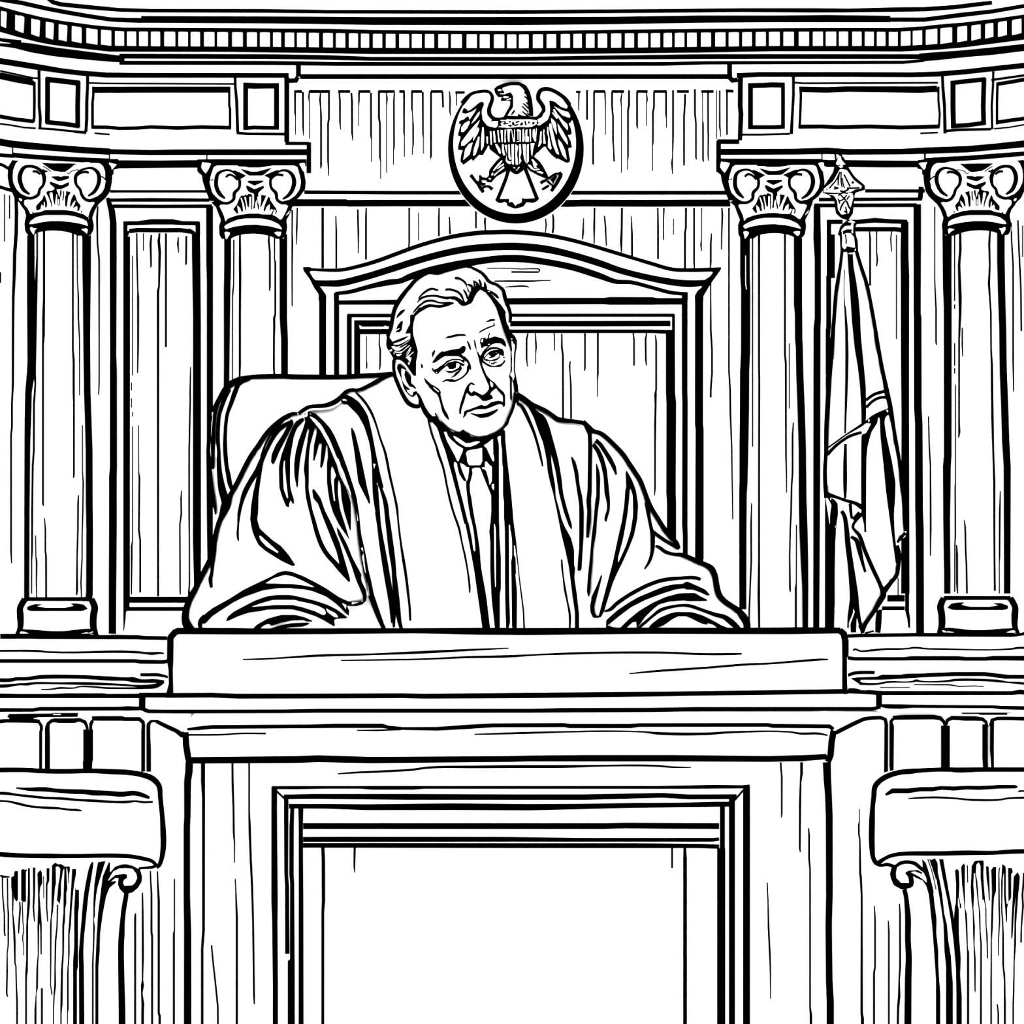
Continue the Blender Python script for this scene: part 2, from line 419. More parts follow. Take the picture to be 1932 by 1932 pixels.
ink(m, '''
L 7 -10,12 0,15.5 39,26.5 78,35.5,6.5 116,42.5,6.5 181,51.5,7 233,55.5,7 500,57,7 620,57.8 700,60 980,61.5,6 1200,59,6.5 1320,57.5 1460,56.5,6.5 1600,56 1690,56.5,7 1743,53,7 1768,50 1820,45.5,6.5 1870,39.5 1936,30,6
L 7 88,-5 100,4,8 114,8,8 168,13.5,8 225,18.5,7 285,20,6.5 500,20.5,7 620,22,6.5 980,22.5,7 1250,20.5,7 1400,19,7 1540,19.5,8 1600,19.7,7 1700,17.8,8.5 1745,17.3,8 1800,13.5,8 1845,8,8 1872,5,7
L 8 -5,-2 39,5 90,16.5 130,24 168,30.5 207,36.5 240,38,8.5 268,38.5,9
L 12.5 266,36.5 500,37.5,13 620,38.5,14 700,39.5,14.5 980,39.5,15 1160,38.5,14 1320,36,13.5 1470,35.5,12.5 1560,35,13.5 1680,35.8,12
L 8 1675,37 1743,37,8 1768,34,8 1810,28.5,8.5 1872,21.5,7.5 1936,10.5,7
''', bend(11.36), True)
m.build('crown_moulding', corn)
m = MB(); plate(m, L3+L4[::-1], bend(11.38), 0.12, 14)
sheet(m, L3+L4[::-1], bend(11.38), 1.3, False, 1)
ink(m, '''
L 11 -5,52 0,54 26,61.5 52,68.6 78,75 104,79.7,11 155,86,11 207,91.7,11 285,92.7,9.5 440,93 500,93.7,10 620,95,10 700,96.3,11 980,96.3,11 1120,95.5,11 1320,93.5,11 1460,92,9 1580,91.5,10 1700,92 1768,89,9.5 1820,84,10 1872,76.8,11 1936,67,14
''', bend(11.38), True)
m.build('dentil_band', corn)
A = '-8,44 74,172 197,287 312,388 408,487 505,590 618,708 736,810 838,904 925,992 1013,1078 1100,1167 1197,1277 1300,1370 1390,1458 1487,1563 1583,1662 1692,1770 1800,1873'
B = '40,113 135,194 222,290 310,376 397,470 500,572 594,662 688,755 776,836 864,932 958,1028 1055,1128 1147,1220 1243,1310 1340,1412 1433,1513 1547,1622 1642,1715 1746,1822 1842,1910'
C = '73,145 175,250 275,345 378,446 470,533 562,625 649,717 745,820 846,913 942,1015 1035,1103 1128,1190 1210,1280 1300,1370 1400,1474 1505,1580 1603,1678 1702,1773 1800,1874'
D = '73,152 178,255 290,365 393,467 487,563 583,650 680,748 772,838 860,922 947,1012 1035,1105 1122,1190 1218,1300 1326,1415 1450,1527 1553,1632 1654,1722 1748,1830 1850,1945'
for ox, t in ((0, A), (480, B), (960, C), (1432, D)):
    for a, b in pts(t):
        x0 = ox+a/3.864+0.4; x1 = ox+b/3.864-0.4; sk = -1.5 if x0 < 130 else 0
        Y = bend(11.37)((x0+x1)/2)
        y0a, y0b = line_y(L3, x0)+4.2, line_y(L3, x1)+4.2; y1a, y1b = line_y(L4, x0)-6.2, line_y(L4, x1)-6.2
        m = MB(); plate(m, [(x0, y0a), ((x0+x1)/2, (y0a+y0b)/2-0.4), (x1, y0b), (x1+sk, y1b), (x0+sk, y1a)], Y, 0.02); m.build('dentil', corn)
m = MB(); plate(m, [(x, y-4) for x, y in L4]+[(x, y+2) for x, y in L6][::-1], bend(11.40), 0.10, 14)
ink(m, '''
L 6 -5,74 20,77.5,7 40,80.5,9 ; L 5 -5,84 20,86,7 40,88,8
L 11 20,83 35,86,13 60,90.5,16.5 80,94 104,98 155,104,15.5 207,109.5,13.5 235,111.8,12
L 8.5 225,106 500,106.8 620,108.5,8.5 700,111 ,7 980,111,7 1160,108.5,7.5 1330,106.8,8.5 1460,106.5,8.5 1744,106.7 
L 7.3 225,118.3 500,118.7 640,120.5,7.3 980,120.8,7 1250,120.5 1330,118.5,6 1500,118 1705,117.5,6 1744,114,5
L 15 1735,108.5 1768,106 1820,101.3,13 1872,96.5,14 1936,89,13
L 11 -5,114 0,115 35,120.5 78,127.5 116,133.5,9.5 155,138 202,141.5,9.5 250,142 ,9 545,142.3,8.5
L 9 566,144.4 1375,144.4 ; L 9 1390,142.5 1432,140.5 1600,140.5 1720,141 1768,139.7,9.5 1820,135.5,9.5 1872,129.7,9.5 1936,123,10
L 9 563,116 563,145 ; L 8 562,145 558,152 545,152.3 ; L 9 1376.5,116 1376.5,146 1382,152,8 1392,150.5
''', bend(11.40), True)
m.build('bed_moulding', corn)

# ================================================================== entablatures
def entab(name, label, side):
    e = empty(name, (-1.2*side, 11.42, 3.2)); tag(e, label, 'entablature', 'entablatures above the columns'); return e
YE = 11.42
eL = entab('entablature', 'left white entablature with square and long frieze panels above the fluted columns', 1)
m = MB()
plate(m, pts('-60,95 0,110 78,124 155,134 240,139 545,139 545,268 583,268 583,312 385,314 205,316 100,303 28,297 -60,286'), bend(YE), 0.075, 15)
ink(m, '''
L 9 541,146 541,268 ; L 6 538,270.5 583,270.5 ; L 8.3 582.8,268 582.8,327
L 13 -5,267 0,268 20,271.5 52,274.8 104,279,12 155,283 207,286,12 ; L 9.5 205,286 285,287.7 340,287,10.5 583,287,11
L 7 -5,292 10,293.5 27,294.5 ; L 9 24,292.5 52,295,9 100,298.5 150,301.3 207,304,10 
L 15.5 205,310 300,309.7,14 388,309 ; L 13.5 385,307.3 500,307.5 578,307,13
L 2 24,279 24,291 ; L 2 206.5,290 206.5,301 ; L 2 390.3,291 390.3,302
L 3 0,133.5 62,147 74,147.8 ; L 3 0,138 62,151 ; L 5.2 73.5,133 74,155 74,200 76,222,5.5 75.5,243,5
L 4 72,242 100,243.7 130,247 163,249.5 ; L 5.5 165.3,143 165,168 163.7,190,6 163.5,225 162,249,5.5
L 3 168,156.3 205,157.5,3 442,158.3,3 ; L 5 443.5,146 444,165 446.5,190,5.5 448.5,250 ; L 5 446,250.5 468,252.5 541,253
F 203,300 223,300 223,318 214,320 214,329 207,331 203,326
W 200.5,308.7 202.7,305.6 214.6,308.7 220.8,310.2 214.6,316.8 207.7,324.9 204,319.9
L 3.5 140,249 163,251 ; L 3 178,251 192,252.5 207,253.7
''', bend(YE), True)
m.build('frieze', eL)
def raised(e, name, poly, Yb, text, th=0.012):
    m = MB(); Y = (lambda x, y, Yb=Yb: Yb(x, y)-th); plate(m, poly, Y, th, 12)
    ink(m, text, Y, True); m.build(name, e)
raised(eL, 'side_panel', pts('-60,135 64,157 65,229 -60,212'), bend(YE), 'L 9 -5,143 0,144.5 30,151 64,157 ; L 5 64.7,154 65,190 64.5,222 63,231 ; L 7 -5,218.5 0,219.5 30,225 64,229 ; L 3 -5,233 20,236 45,240.5 68,242')
raised(eL, 'square_panel', pts('87,147 150,154 150,238 87,231'), bend(YE), 'L 9 89.8,146 89.8,200 89.3,232.5 ; L 10 86,149.5 110,152 130,154.5 151,157 ; L 9 147.5,154 146.5,200 146.7,241 ; L 8.5 86,230 105,232 125,234 150,238')
raised(eL, 'long_panel', pts('174,163 435,163 435,243 173,243'), bend(YE), 'L 11.3 174,169.3 300,169 434,169 ; L 4.5 176,163 176,180 174.5,195,5 174.5,240 ; L 6.5 172,239.7 200,240 225,242 260,241.5 285,239.5,6.5 335,241.5,7 380,239.7,7 436,241 ; L 4.2 432.5,164 432.5,200 434,205,4.5 434,243')
raised(eL, 'square_panel', pts('459,157 526,157 526,245 459,245'), bend(YE), 'L 9 463.4,155.5 463.4,245 ; L 10.5 459,161 480,162,11 500,162 ,10 526,161.7,10 ; L 9.3 521.7,156.5 521.7,245 ; L 7 459,242 480,240.5 500,241 526,241.2')
eR = entab('entablature.001', 'right white entablature with square and long frieze panels above the flag', -1)
m = MB()
plate(m, pts('1990,110 1932,119 1872,126 1768,135 1395,139 1395,266 1352,268 1352,312 1745,316 1880,302 1932,296 1990,290'), bend(YE), 0.075, 15)
ink(m, '''
L 9 1397,145 1396.5,200 1398,215,9 1396,265,8 ; L 8.5 1353,267 1395,267.2 ; L 8.5 1355.7,265 1355.7,325
L 11 1352,286.5 1500,286 1560,284.5,12 1600,286.5,10.5 1700,286 1750,284,12 1825,281.5,12 1880,276.5,12 1936,271,13
L 2 1550.8,291 1550.8,301 ; L 3 1576,291 1577,302 ; L 3.2 1745,290 1745,301
L 13 1356,305.5 1430,307 1520,307,13 1560,307.5,12 ; L 13 1558,308.5 1590,308.5 1670,309.3 1735,309.5,12 1748,310,10 ; L 9 1745,303 1780,300.5 1830,298,9 1880,294,9 1936,289.5,8
F 1751,300 1732,302 1731,318 1740,320 1740,329 1747,331 1751,326
W 1753.5,308.7 1751.3,305.6 1739.4,306.5 1733,308 1739.4,316.8 1746.3,324.9 1750,319.9
L 5 1497,145 1497,180 1495,215 1493,253,6 ; L 3.5 1396,254 1435,254 1490,252.5 ; L 3.2 1500,155.5 1515,157 1770,156
L 5 1778,143 1779,165,5.5 1782,200 1783,252,6 ; L 4.5 1784,247 1810,245 1870,243.5 ; L 4 1874,135 1873.5,160 1871,200 1872,244
L 4 1870,151 1890,148 1936,141.5 ; L 2.5 1875,243 1905,240 1936,234.5 ; L 3 1736,251.5 1770,250
''', bend(YE), True)
m.build('frieze', eR)
raised(eR, 'square_panel', pts('1412,157 1481,157 1481,243 1412,243'), bend(YE), 'L 9 1416,157 1416,243 ; L 9.5 1411,161.5 1440,161 1455,160 1481,160.5 ; L 7 1477.3,160 1477.3,243 ; L 7.5 1411,240 1460,240 1481,239')
raised(eR, 'long_panel', pts('1508,163 1773,162 1773,241 1507,241'), bend(YE), 'L 10.5 1509,168.5 1560,169.5 1600,168 1735,169,12 1768,167.5 ; L 4.5 1510,163 1511,180 1510,215 1508.5,241 ; L 7.5 1506,239 1550,238.5 1580,240 1640,238.5 1700,240.5 1773,238.5 ; L 4 1770.5,163 1770.5,190 1773,215 1771.5,240')
raised(eR, 'square_panel', pts('1793,152 1861,147 1861,235 1796,242'), bend(YE), 'L 9.5 1798,153 1798,200 1799,242 ; L 8.5 1793,157 1820,153.5 1860,149.5 ; L 9 1856.5,147 1855,200 1856,236 ; L 8 1794,238 1825,236 1860,231.5')
raised(eR, 'side_panel', pts('1990,140 1932,150 1880,157 1880,233 1990,218'), bend(YE), 'L 7 1936,149.5 1905,155 1880,159 ; L 4.5 1882,155 1881,195 1881,235 ; L 7 1879,231 1910,226.5 1936,223')

# ================================================================== columns
CAP = '''
@ 10 270 8.0166
F 110,205 300,235 1560,240 1600,330 1625,400 1618,480 1610,600 1580,740 1520,820 1410,920 1355,1010 1312,1130 1338,1240 1330,1320 1285,1390 1160,1395 700,1410 340,1390 300,1330 290,1210 315,1100 290,1010 250,960 205,890 140,830 60,650 35,510 40,400 50,345 100,270
W 215,257 480,257 530,280 580,320 680,390 740,420 840,434 905,434 980,375 1060,320 1200,288 1270,288 1290,300 1410,300 1450,320 1480,350 1510,430 1510,520 1522,570 1510,610 1500,680 1460,750 1400,800 1330,830 1285,845 1220,860 1250,888 1330,888 1355,905 1310,970 1275,1040 1260,1100 1240,1120 1190,1080 1090,1050 1030,1030 900,1012 600,1012 540,1040 440,1055 380,1075 340,990 285,930 285,870 300,860 330,855 370,815 330,808 240,770 170,700 120,600 110,500 120,400 160,300
W 360,1225 380,1180 460,1120 600,1088 930,1088 1060,1110 1180,1150 1235,1185 1250,1255 1160,1225 1000,1195 850,1180 680,1180 560,1195 430,1222
W 375,1270 400,1270 430,1285 480,1290 450,1320 430,1390 400,1350 375,1310 ; W 1145,1305 1200,1290 1225,1285 1250,1310 1235,1375 1200,1340
W 205,835 235,835 255,860 240,880 215,865
S 24 200,765 280,815,30 370,835,40 430,822,44 500,775,46 520,700,40 570,640,40 585,590,46 585,500,60 545,425,46 440,360,44 350,350,40 290,365,50 240,430,60 217,520,64 235,620,62 280,710,56 370,775,26
S 30 410,430 470,430,36 530,475,24
S 20 1420,835 1290,872,40 1210,850,44 1155,780,44 1130,700,40 1075,630,40 1060,550,50 1070,490,50 1130,420,36 1250,378,30 1330,385,40 1400,450,56 1420,540,60 1400,640,56 1340,740,50 1250,800,24
S 14 1090,495 1150,450,26 1240,438,36 1260,460,24
S 14 1450,500 1490,525,16 1520,565,14
F 550,270 640,310 740,350 850,372 940,355 1060,300 1000,365 905,434 840,432 740,420 650,370
S 10 570,350 640,390 690,432 ; S 10 930,440 955,465 1000,425 1110,398
S 30 560,400 600,430 640,420,12
F 690,505 800,500 840,512 880,498 965,498 960,535 840,572 790,572 730,535 700,512 ; F 675,580 760,610 830,637 870,630 960,588 962,640 860,690 770,697 740,670 675,620
F 740,665 742,700 700,722 640,725 618,750 660,830 690,920 695,965 705,965 700,890 665,770 680,740 715,745 725,860 745,935 750,935 755,870 770,770 785,770 788,930 805,948 825,930 826,830 850,760 850,710 830,710 820,825 790,740 765,690
W 797,850 810,850 812,930 800,932
S 10 865,870 880,800,14 880,725,14 ; F 920,725 990,745 950,800 930,960 920,965 905,940 905,810 920,780
F 585,780 600,800 630,890 630,960 605,980 600,890 580,880 583,955 545,920 530,1000 470,1020 465,950 560,850
F 1040,765 1060,800 1085,880 1140,945 1110,1025 1090,1025 1095,960 1070,950 1015,995 1060,900 1065,860 1020,900 985,980 980,930 1000,840
S 14 410,1060 425,1040 ; S 14 1150,1025 1155,1055
'''
CAPSYM = '''
@ 1350 250 8.0166
F 80,400 240,395 1590,400 1625,600 1650,740 1640,850 1560,960 1470,1030 1450,1100 1410,1220 1355,1320 1370,1420 1350,1540 1310,1590 1180,1600 700,1600 500,1600 380,1600 345,1540 340,1400 370,1320 330,1220 290,1110 200,1030 130,850 95,740 80,640 30,600 10,570 10,400
W 300,490 620,490 640,507 750,510 780,520 970,520 1150,490 1480,490 1525,515 1560,640 1580,740 1560,850 1490,950 1400,1010 1290,1035 1240,1060 1290,1080 1350,1080 1385,1105 1340,1210 1290,1300 1265,1312 1235,1290 1190,1255 1120,1232 980,1230 940,1218 800,1218 640,1240 560,1260 470,1295 435,1340 415,1260 390,1200 345,1110 355,1085 430,1080 480,1060 400,1038 300,990 235,900 205,790 195,740 215,640 255,520
W 415,1420 440,1390 520,1350 620,1310 750,1290 970,1290 1120,1320 1240,1375 1290,1440 1290,1460 1240,1445 1080,1405 960,1395 900,1385 760,1390 600,1410 500,1435 445,1458
W 70,500 85,435 110,445 170,448 220,465 180,550 137,613 90,560 68,520 ; W 1550,465 1600,448 1680,460 1762,485 1700,520 1635,585 1610,580
W 418,1510 440,1490 500,1500 505,1530 460,1600 440,1610 430,1550 ; W 1170,1505 1220,1490 1280,1492 1275,1540 1245,1567 1220,1555
W 205,1022 228,1035 260,1025 250,1035 225,1048 ; W 1350,1250 1410,1170 1400,1215
S 24 250,940 320,1010,30 400,1058,40 480,1058,40 560,1000,44 570,910,50 640,830,40 652,750,44 640,690,40 580,610,30 500,565,30 400,570,34 320,620,50 295,720,58 300,820,60 350,920,60 430,990,24
F 560,558 640,590 750,645 670,690 640,690 580,610
S 30 440,670 490,630,34 550,645,30 620,710,40
S 20 1490,960 1400,1030,30 1300,1058,44 1220,1010,44 1200,910,50 1130,830,40 1115,750,40 1125,690,40 1200,610,30 1290,565,30 1380,575,40 1450,640,56 1475,740,64 1450,850,60 1390,940,50 1300,1000,24
F 1020,640 1200,565 1240,560 1180,610 1120,700 1080,670 ; S 16 1140,690 1200,635,30 1260,630,36 1315,640,34
F 655,535 720,555 820,583 920,583 1010,560 1145,520 1080,575 1000,640 790,642 720,590
F 762,740 790,720 1005,718 1005,738 875,793 ; F 748,795 780,800 875,852 1010,795 1020,825 930,905 935,950 920,960 885,1060 880,1140 858,1140 870,1050 868,915 790,890 755,840
F 655,965 680,945 720,950 740,930 760,945 790,915 840,935 838,1155 825,1155 825,960 795,960 793,1125 770,1110 750,1000 745,960 718,970 745,1080 745,1170 735,1170 720,1080 690,1000 680,975 660,975 690,1080 703,1185 675,1185 660,1130 610,1090 628,1215 605,1215 555,1150 610,1080
F 905,960 915,960 920,1040 945,1100 943,1155 932,1155 915,1070 ; F 965,932 1050,948 1000,1060 970,1125 962,1115 978,1020 978,945
F 1085,960 1110,985 1115,1020 1200,1140 1215,1180 1200,1225 1185,1228 1200,1170 1170,1150 1145,1240 1125,1230 1160,1160 1130,1145 1100,1185 1110,1070 1060,1110 1030,1183 1012,1170 1030,1090
S 10 205,712 240,710 247,690
'''
def column(name, label, shaft_rows, shaft_ink, base, capink, capxf, cx, top, base_xf=None):
    Y = YW
    e = empty(name, (P(cx, HZ, Y)[0], Y, EYE)); tag(e, label, 'column', 'fluted columns along the wall')
    m = MB(); lathe(m, shaft_rows, Y, 64); s = surf_of([m], Y-0.035, 1.5)
    ink(m, shaft_ink, s); m.build('shaft', e, True)
    # capital: bell, two volutes, abacus, as one carved block with the ornament in relief
    m = MB(); f = capxf or (lambda x, y: (x, y))
    outline = [f(*p) for p in top]
    puff(m, outline, Y-0.06, 0.085, 0.05, 6, 1.0, smooth=False)
    s = surf_of([m], Y-0.06, 4.0); s2 = lambda x, y: min(s(x, y), Y-0.06)-0.002
    ink(m, capink, s2, False, f); m.build('capital', e)
    if base:
        g = base_xf or (lambda x, y: (x, y))
        m = MB(); rows = [(1128, 46, 172), (1133, 43, 175), (1140, 39, 178), (1150, 34, 182), (1165, 32, 184), (1183, 32, 185), (1186, 31, 186), (1198, 29, 187)]
        if base_xf: rows = [(y-1.5, g(b, y)[0], g(a, y)[0]) for y, a, b in rows]
        lathe(m, rows, Y, 64); s = surf_of([m], Y-0.06, 2.5)
        ink(m, base, s, False, base_xf); m.build('base', e)
    return e
BASE = '''
@ 0 966 4
S 44 187,655 150,725,44 152,780,50 152,870,40 135,920,34
S 44 690,655 715,720,50 706,780,50 706,870,48 725,920,34
S 26 185,657 440,657,27 690,657,28
F 205,715 260,695 325,697 275,712 345,724 490,724 560,708 530,690 570,690 630,698 662,730 620,747 235,747 205,738
S 18 120,935 140,905,30 200,908,44 280,914,46 370,918,40 490,918,40 590,912,50 660,905,46 715,905,30 738,935,18
W 147,912 160,900 185,904 218,917 150,918 ; W 612,917 650,908 700,900 708,916
'''
OUT1 = tpts(10, 270, 8.0166, '105,215 300,240 1560,245 1620,400 1612,600 1580,740 1510,830 1410,920 1355,1010 1312,1130 1335,1240 1330,1320 1285,1395 330,1395 290,1320 290,1210 315,1100 290,1010 205,890 140,830 60,650 35,510 50,345')
OUT3 = tpts(1350, 250, 8.0166, '12,400 1620,400 1640,640 1650,740 1635,850 1560,960 1470,1030 1450,1100 1410,1220 1355,1320 1370,1420 1350,1540 1310,1600 380,1600 345,1540 340,1400 370,1320 330,1220 290,1110 200,1030 130,850 95,740 80,640 12,600')
column('column', 'leftmost fluted column with scrolled capital beside the left edge', [(425, 52, 171), (600, 51.5, 171), (760, 48, 172), (900, 46.5, 174), (1135, 45.5, 175)], '''
L 13 58,430 58,520,14 59.5,560,17 60,640,17 59.5,680,15.5 58.5,700,15 53.5,740,12 52.5,790,12 51.5,830,10.5 51,900,10 50.5,966,9.5 50,1130,9
L 2.8 70,440 70,483,3 69,515,4 66,700,3 66.5,725,3 64,760,3.5 63.7,850,3.3 61.5,880,3.4 60.5,966,3.2 60.3,1040,3 59.5,1055,2 59.3,1120,1.6
L 4 83,430 83,483,4 83,560 82,600,5 82,630,5 81,650,3.5 81,950,3.3 82,955,2
L 1.6 67,1010 67.5,1050 69,1060,2.8 68.5,1100,2 69,1127,1.5 ; L 1.5 84,977 85.5,1000,2.8 85.5,1040 86.8,1050,3.2 87,1127,3.2
L 3.2 137.5,433 137.5,660 139,680,4 139,740,4 139.5,760,3.2 139.5,895 138.5,902,2
L 1.8 145.5,437 146,530 148,560,2.6 148,600,2.6 150,640,2 150,746,1.5
L 1.6 155.5,802 155.7,890 157,910,2.4 156.3,966 155,1010,2 155,1050,2 152.7,1100,2.2 154,1127,1.5
L 2 148.3,934 147.3,950,3 147,1000,3 145.5,1050,2.5 145.3,1115,3.6 144.5,1123,2
L 16 163.5,440 163.5,500,16 163.7,560,14 163.7,640,12.7 164.8,740,12 166.5,790,12 168.3,850,12.5 168.5,950,12.5 169.3,1000,12 169,1120,12 167.5,1130,12
''', BASE, CAP, None, 110, OUT1)
column('column.001', 'second fluted column from the left, standing behind the judge chair', [(430, 423, 541), (600, 422.5, 541), (735, 421, 541), (900, 419, 543), (1195, 417, 545)], '''
L 12.5 429.3,447 429.3,500 428.2,550,12 427.5,690,10 427,740,10
L 2 441,452 441,500,2 440.5,540 439.5,548,2.5 438.7,560,2 438.5,707,1.8 ; L 3 452.7,440 452.7,500,4.5 453,520,4.5 452.5,590,4 452.5,690,4 452,708,3
L 2.5 508,440 507,455,3.3 509.2,475,3.3 509.2,540,3.3 508.7,549,2 ; L 2 518,443 518,490 519.5,495,3.2 519.5,592 517.3,600,4 517.5,618,4 517,635,3.4 516.7,690,3.6 517.5,706,3
L 10 427,735 427,1187 ; L 1.8 438.5,706 438.5,1187 ; L 3 452,706 452,1187 ; L 3.5 517.3,704 517.3,1187 ; L 12 537,700 538.5,1187
L 14 534.7,442 534.7,600,13.5 537,640,12.5 537,706,12
''', None, CAPSYM, lambda x, y: (x-979.0, y+1.0), 483, OUT3)
column('column.002', 'third fluted column from the left, between the judge and the flag', [(440, 1396, 1514), (600, 1397, 1514), (740, 1396, 1516), (900, 1394.5, 1520), (1195, 1393, 1526)], '''
L 18 1405.5,445 1405.5,520,18 1406.7,545,17 1406.5,665,17 1404.8,700,17 1404.5,770,17 1403.5,840,16.5 1402.7,910,15 1401.7,930,14 1401.3,1000,13.3 1401.3,1150,12.5
W 1405.8,482 1407.7,482 1407.7,535 1409.3,546 1407.8,547 1405.8,536
L 2 1419.8,446 1419.8,843 ; L 4 1432,440 1432,690,3.6 1432.4,720,3.5 1432,900,3.5 1432,1060 1431.5,1120,4.5 1432.3,1187,3.4
L 1.6 1418,949 1417,990,3 1417.3,1060,3 1415.5,1100,2.4 1413.5,1150,2.6 1413,1187,2.2
L 3.4 1481,440 1481,670,3.4 1482.6,685 1483,860,3 1484,900,2 1484,930,1.6 ; L 1.6 1489.5,647 1489.5,771
L 1.8 1497,797 1495.5,820,3 1495.5,890,3 1493.5,920,2.8 1492.5,970,3 1491,1000,2.4 1490,1050,2.6 1490.5,1110,3 1491,1117,1.6
L 1.6 1502.8,990 1502.5,1100 1501.7,1110,3.3 1501.7,1187,3.3
L 15 1505.7,445 1505.7,575,15 1506.8,590,13.5 1507,640 1508.3,655,13 1509,700 1512,780,13.3 1514,850,13.3 1514.5,940,14 1516,1000,15 1518,1060,13.5 1519.5,1110,11 1519.7,1187,9.3
''', None, CAPSYM, None, 1462, OUT3)
MX = lambda x, y: (1954.0-x, y)
column('column.003', 'rightmost fluted column with scrolled capital beside the right edge', [(425, 1777, 1898), (600, 1779, 1900), (760, 1780, 1902), (900, 1779, 1906), (1135, 1780, 1908)], '''
L 17 1786.7,435 1787,540,16 1788,580,14.5 1788,860,14 1786.3,880,14.5 1786.2,940,13.5 1785.8,980,12.3 1787,1080,11.5 1787,1120,11
L 2 1801,440 1801,568 ; L 2 1801,574 1801,583 ; L 2 1801,647 1801,690 ; L 2 1801,694 1801,705 ; L 1.8 1802.7,725 1802.7,910 1802,920,2.5 1802.5,1010,2.6 1801.3,1030,2 1801,1117,1.8
L 4 1811.5,433 1812,470,4.6 1809.5,500,4.6 1810.5,530,5.5 1811.5,560,6 1811.5,590,5 1809.5,640,3 1809.5,800,3 1810,815,4 1808.5,826,1.6 ; L 2 1815.5,618 1815.5,650,2.6 1816.3,673,1.5
L 1.8 1804.8,1028 1805.7,1045,3.3 1805.7,1100,3.3 1806.5,1120,1.7 ; L 1.7 1819.3,981 1821,995,3 1822,1040 1823.5,1070,3 1824.3,1120,3
L 3 1868,435 1866.5,460,4 1867.5,500,3 1866,535,4.5 1867.5,560,3 1869.5,590,3 1870,660,3 1871.5,690,4 1872.5,790,4.6 1874,850,3.4 1876,910,4 1876,1000,3.4 1877,1115,3.4
L 1.6 1887.5,926 1886.5,960,3 1886,1050,2.6 1885.5,1060,1.6 1885.7,1120,1.4
L 14 1888.5,440 1888.5,490,14 1890,560,13.5 1892,620,13 1893,700,13.3 1895.5,760,13.3 1897.5,830,13.5 1900.5,880,13 1900.5,1120,11.5
''', BASE, CAP, MX, 1842, OUT1, base_xf=lambda x, y: (1953.0-x, y-2.0))

# ================================================================== panels between the columns
def panel_thing(name, label, x0, x1, y0, y1):
    c = P((x0+x1)/2, y1, YW); e = empty(name, (c[0], YW-0.02, c[2])); tag(e, label, 'wall panel', 'tall framed panels between the columns'); return e
e = panel_thing('wall_panel', 'left tall recessed wall panel between the first two columns', 207, 400, 318, 1196)
m = MB(); plate(m, rect(200, 318, 402, 392), YW-0.025, 0.025); plate(m, rect(207, 392, 232, 1196), YW-0.025, 0.025); plate(m, rect(380, 392, 402, 1196), YW-0.025, 0.025)
ink(m, '''
L 4.5 208,361 300,361 392,361,4.5 ; L 6 207,377.5 285,377,7 395,377.5,6 ; L 6.5 213,389 300,389.5 400,389,6.5
L 6 203,373 206.5,385,9 211,398,12 213.5,420,12.5 213.5,483,13 213.5,670,11.5 214,700,13 214,880,13.3 213,900,14.5 213,990,14.5 212.3,1100,14 212,1196,13.5
L 9 396,1055 396,1187
L 12.5 395.3,389 395.5,500,12.5 396,530,11.5 396,830,11.5 395.5,850,12.5 396,1000,11 396,1060,9
''', plane(YW-0.025), True)
m.build('outer_frame', e)
m = MB(); frame(m, 232, 418, 380, 1196, 14, YW-0.015, 0.015, False); plate(m, rect(246, 1130, 366, 1196), YW-0.015, 0.015)
ink(m, '''
L 7.5 232,421.3 260,421 285,418.5,10 325,418.5,10 345,421,7.5 377,421.3
L 8.5 236,420 236,446 ; L 15 237.7,446 237.7,483,15 237.5,1130,14.5 ; F 230,1128 245,1128 244,1146 237.5,1155 237,1165 234,1190 230,1190
L 8.5 373.2,420 373.2,445 ; L 15 369.5,438 370,483,15.5 371.5,600,14.5 371.5,1020,15 372.3,1100,12.5
L 8 244,436 260,433.8 300,434.3 340,434,8 361,437,8 ; L 3.5 240,445 242,438 248,434 ; L 8 355,434 366,440,7
L 12.5 372.3,1095 372.3,1136 ; L 11 350,1131.5 372,1131.5
L 11 243,1131.5 355,1131.5 ; L 7 236,1148.8 347,1148.8
''', plane(YW-0.015), True)
m.build('inner_frame', e)
m = MB(); plate(m, rect(246, 432, 366, 1130), YW-0.005, 0.005)
ink(m, '''
L 1.6 249.7,482 249.7,709 ; L 1.6 248,721 248,737 ; L 1.6 248,751 248,769 ; L 1.6 250,777 250,786 ; L 1.6 250,804 250,1020,1.8 248.5,1030,3 248.5,1055 248,1122,1.8
L 2.5 258,440 258.3,483,3 260,550,2.5 260.5,560,4 260.5,650,3.5 259.5,704,2 ; L 1.8 261.2,802 261.5,890 263,900,3.3 262,1000,3.3 264.5,1020,3.3 264.5,1118,3.3
L 1.6 270.5,440 270.5,473 ; L 3 285.5,443 284,460,4 285,500,3 284,505,2 ; L 3 301,440 299.5,455,5 301.3,475 300,540,3.3 298,550,4.5 298.2,1125,3.6
L 3.6 313,440 313,655,3.6 ; L 2 336.5,447 335.5,460,3.5 337,477,1.6 ; L 3.5 351.5,445 351,497,3.4 350,500,2
L 1.8 359.5,692 358.5,740,2.8 358.8,755 356.8,850,3 356.8,966 357,1010,2.6 357.3,1100,2.6 356,1122,3
L 1.6 342.5,925 341.5,940,2.8 342,970,3 339.3,990,2.6 339.8,1110,2.8 340,1122,2
''', plane(YW-0.005), True)
m.build('recessed_board', e)
e = panel_thing('wall_panel.001', 'right tall recessed wall panel behind the draped flag', 1535, 1745, 318, 1196)
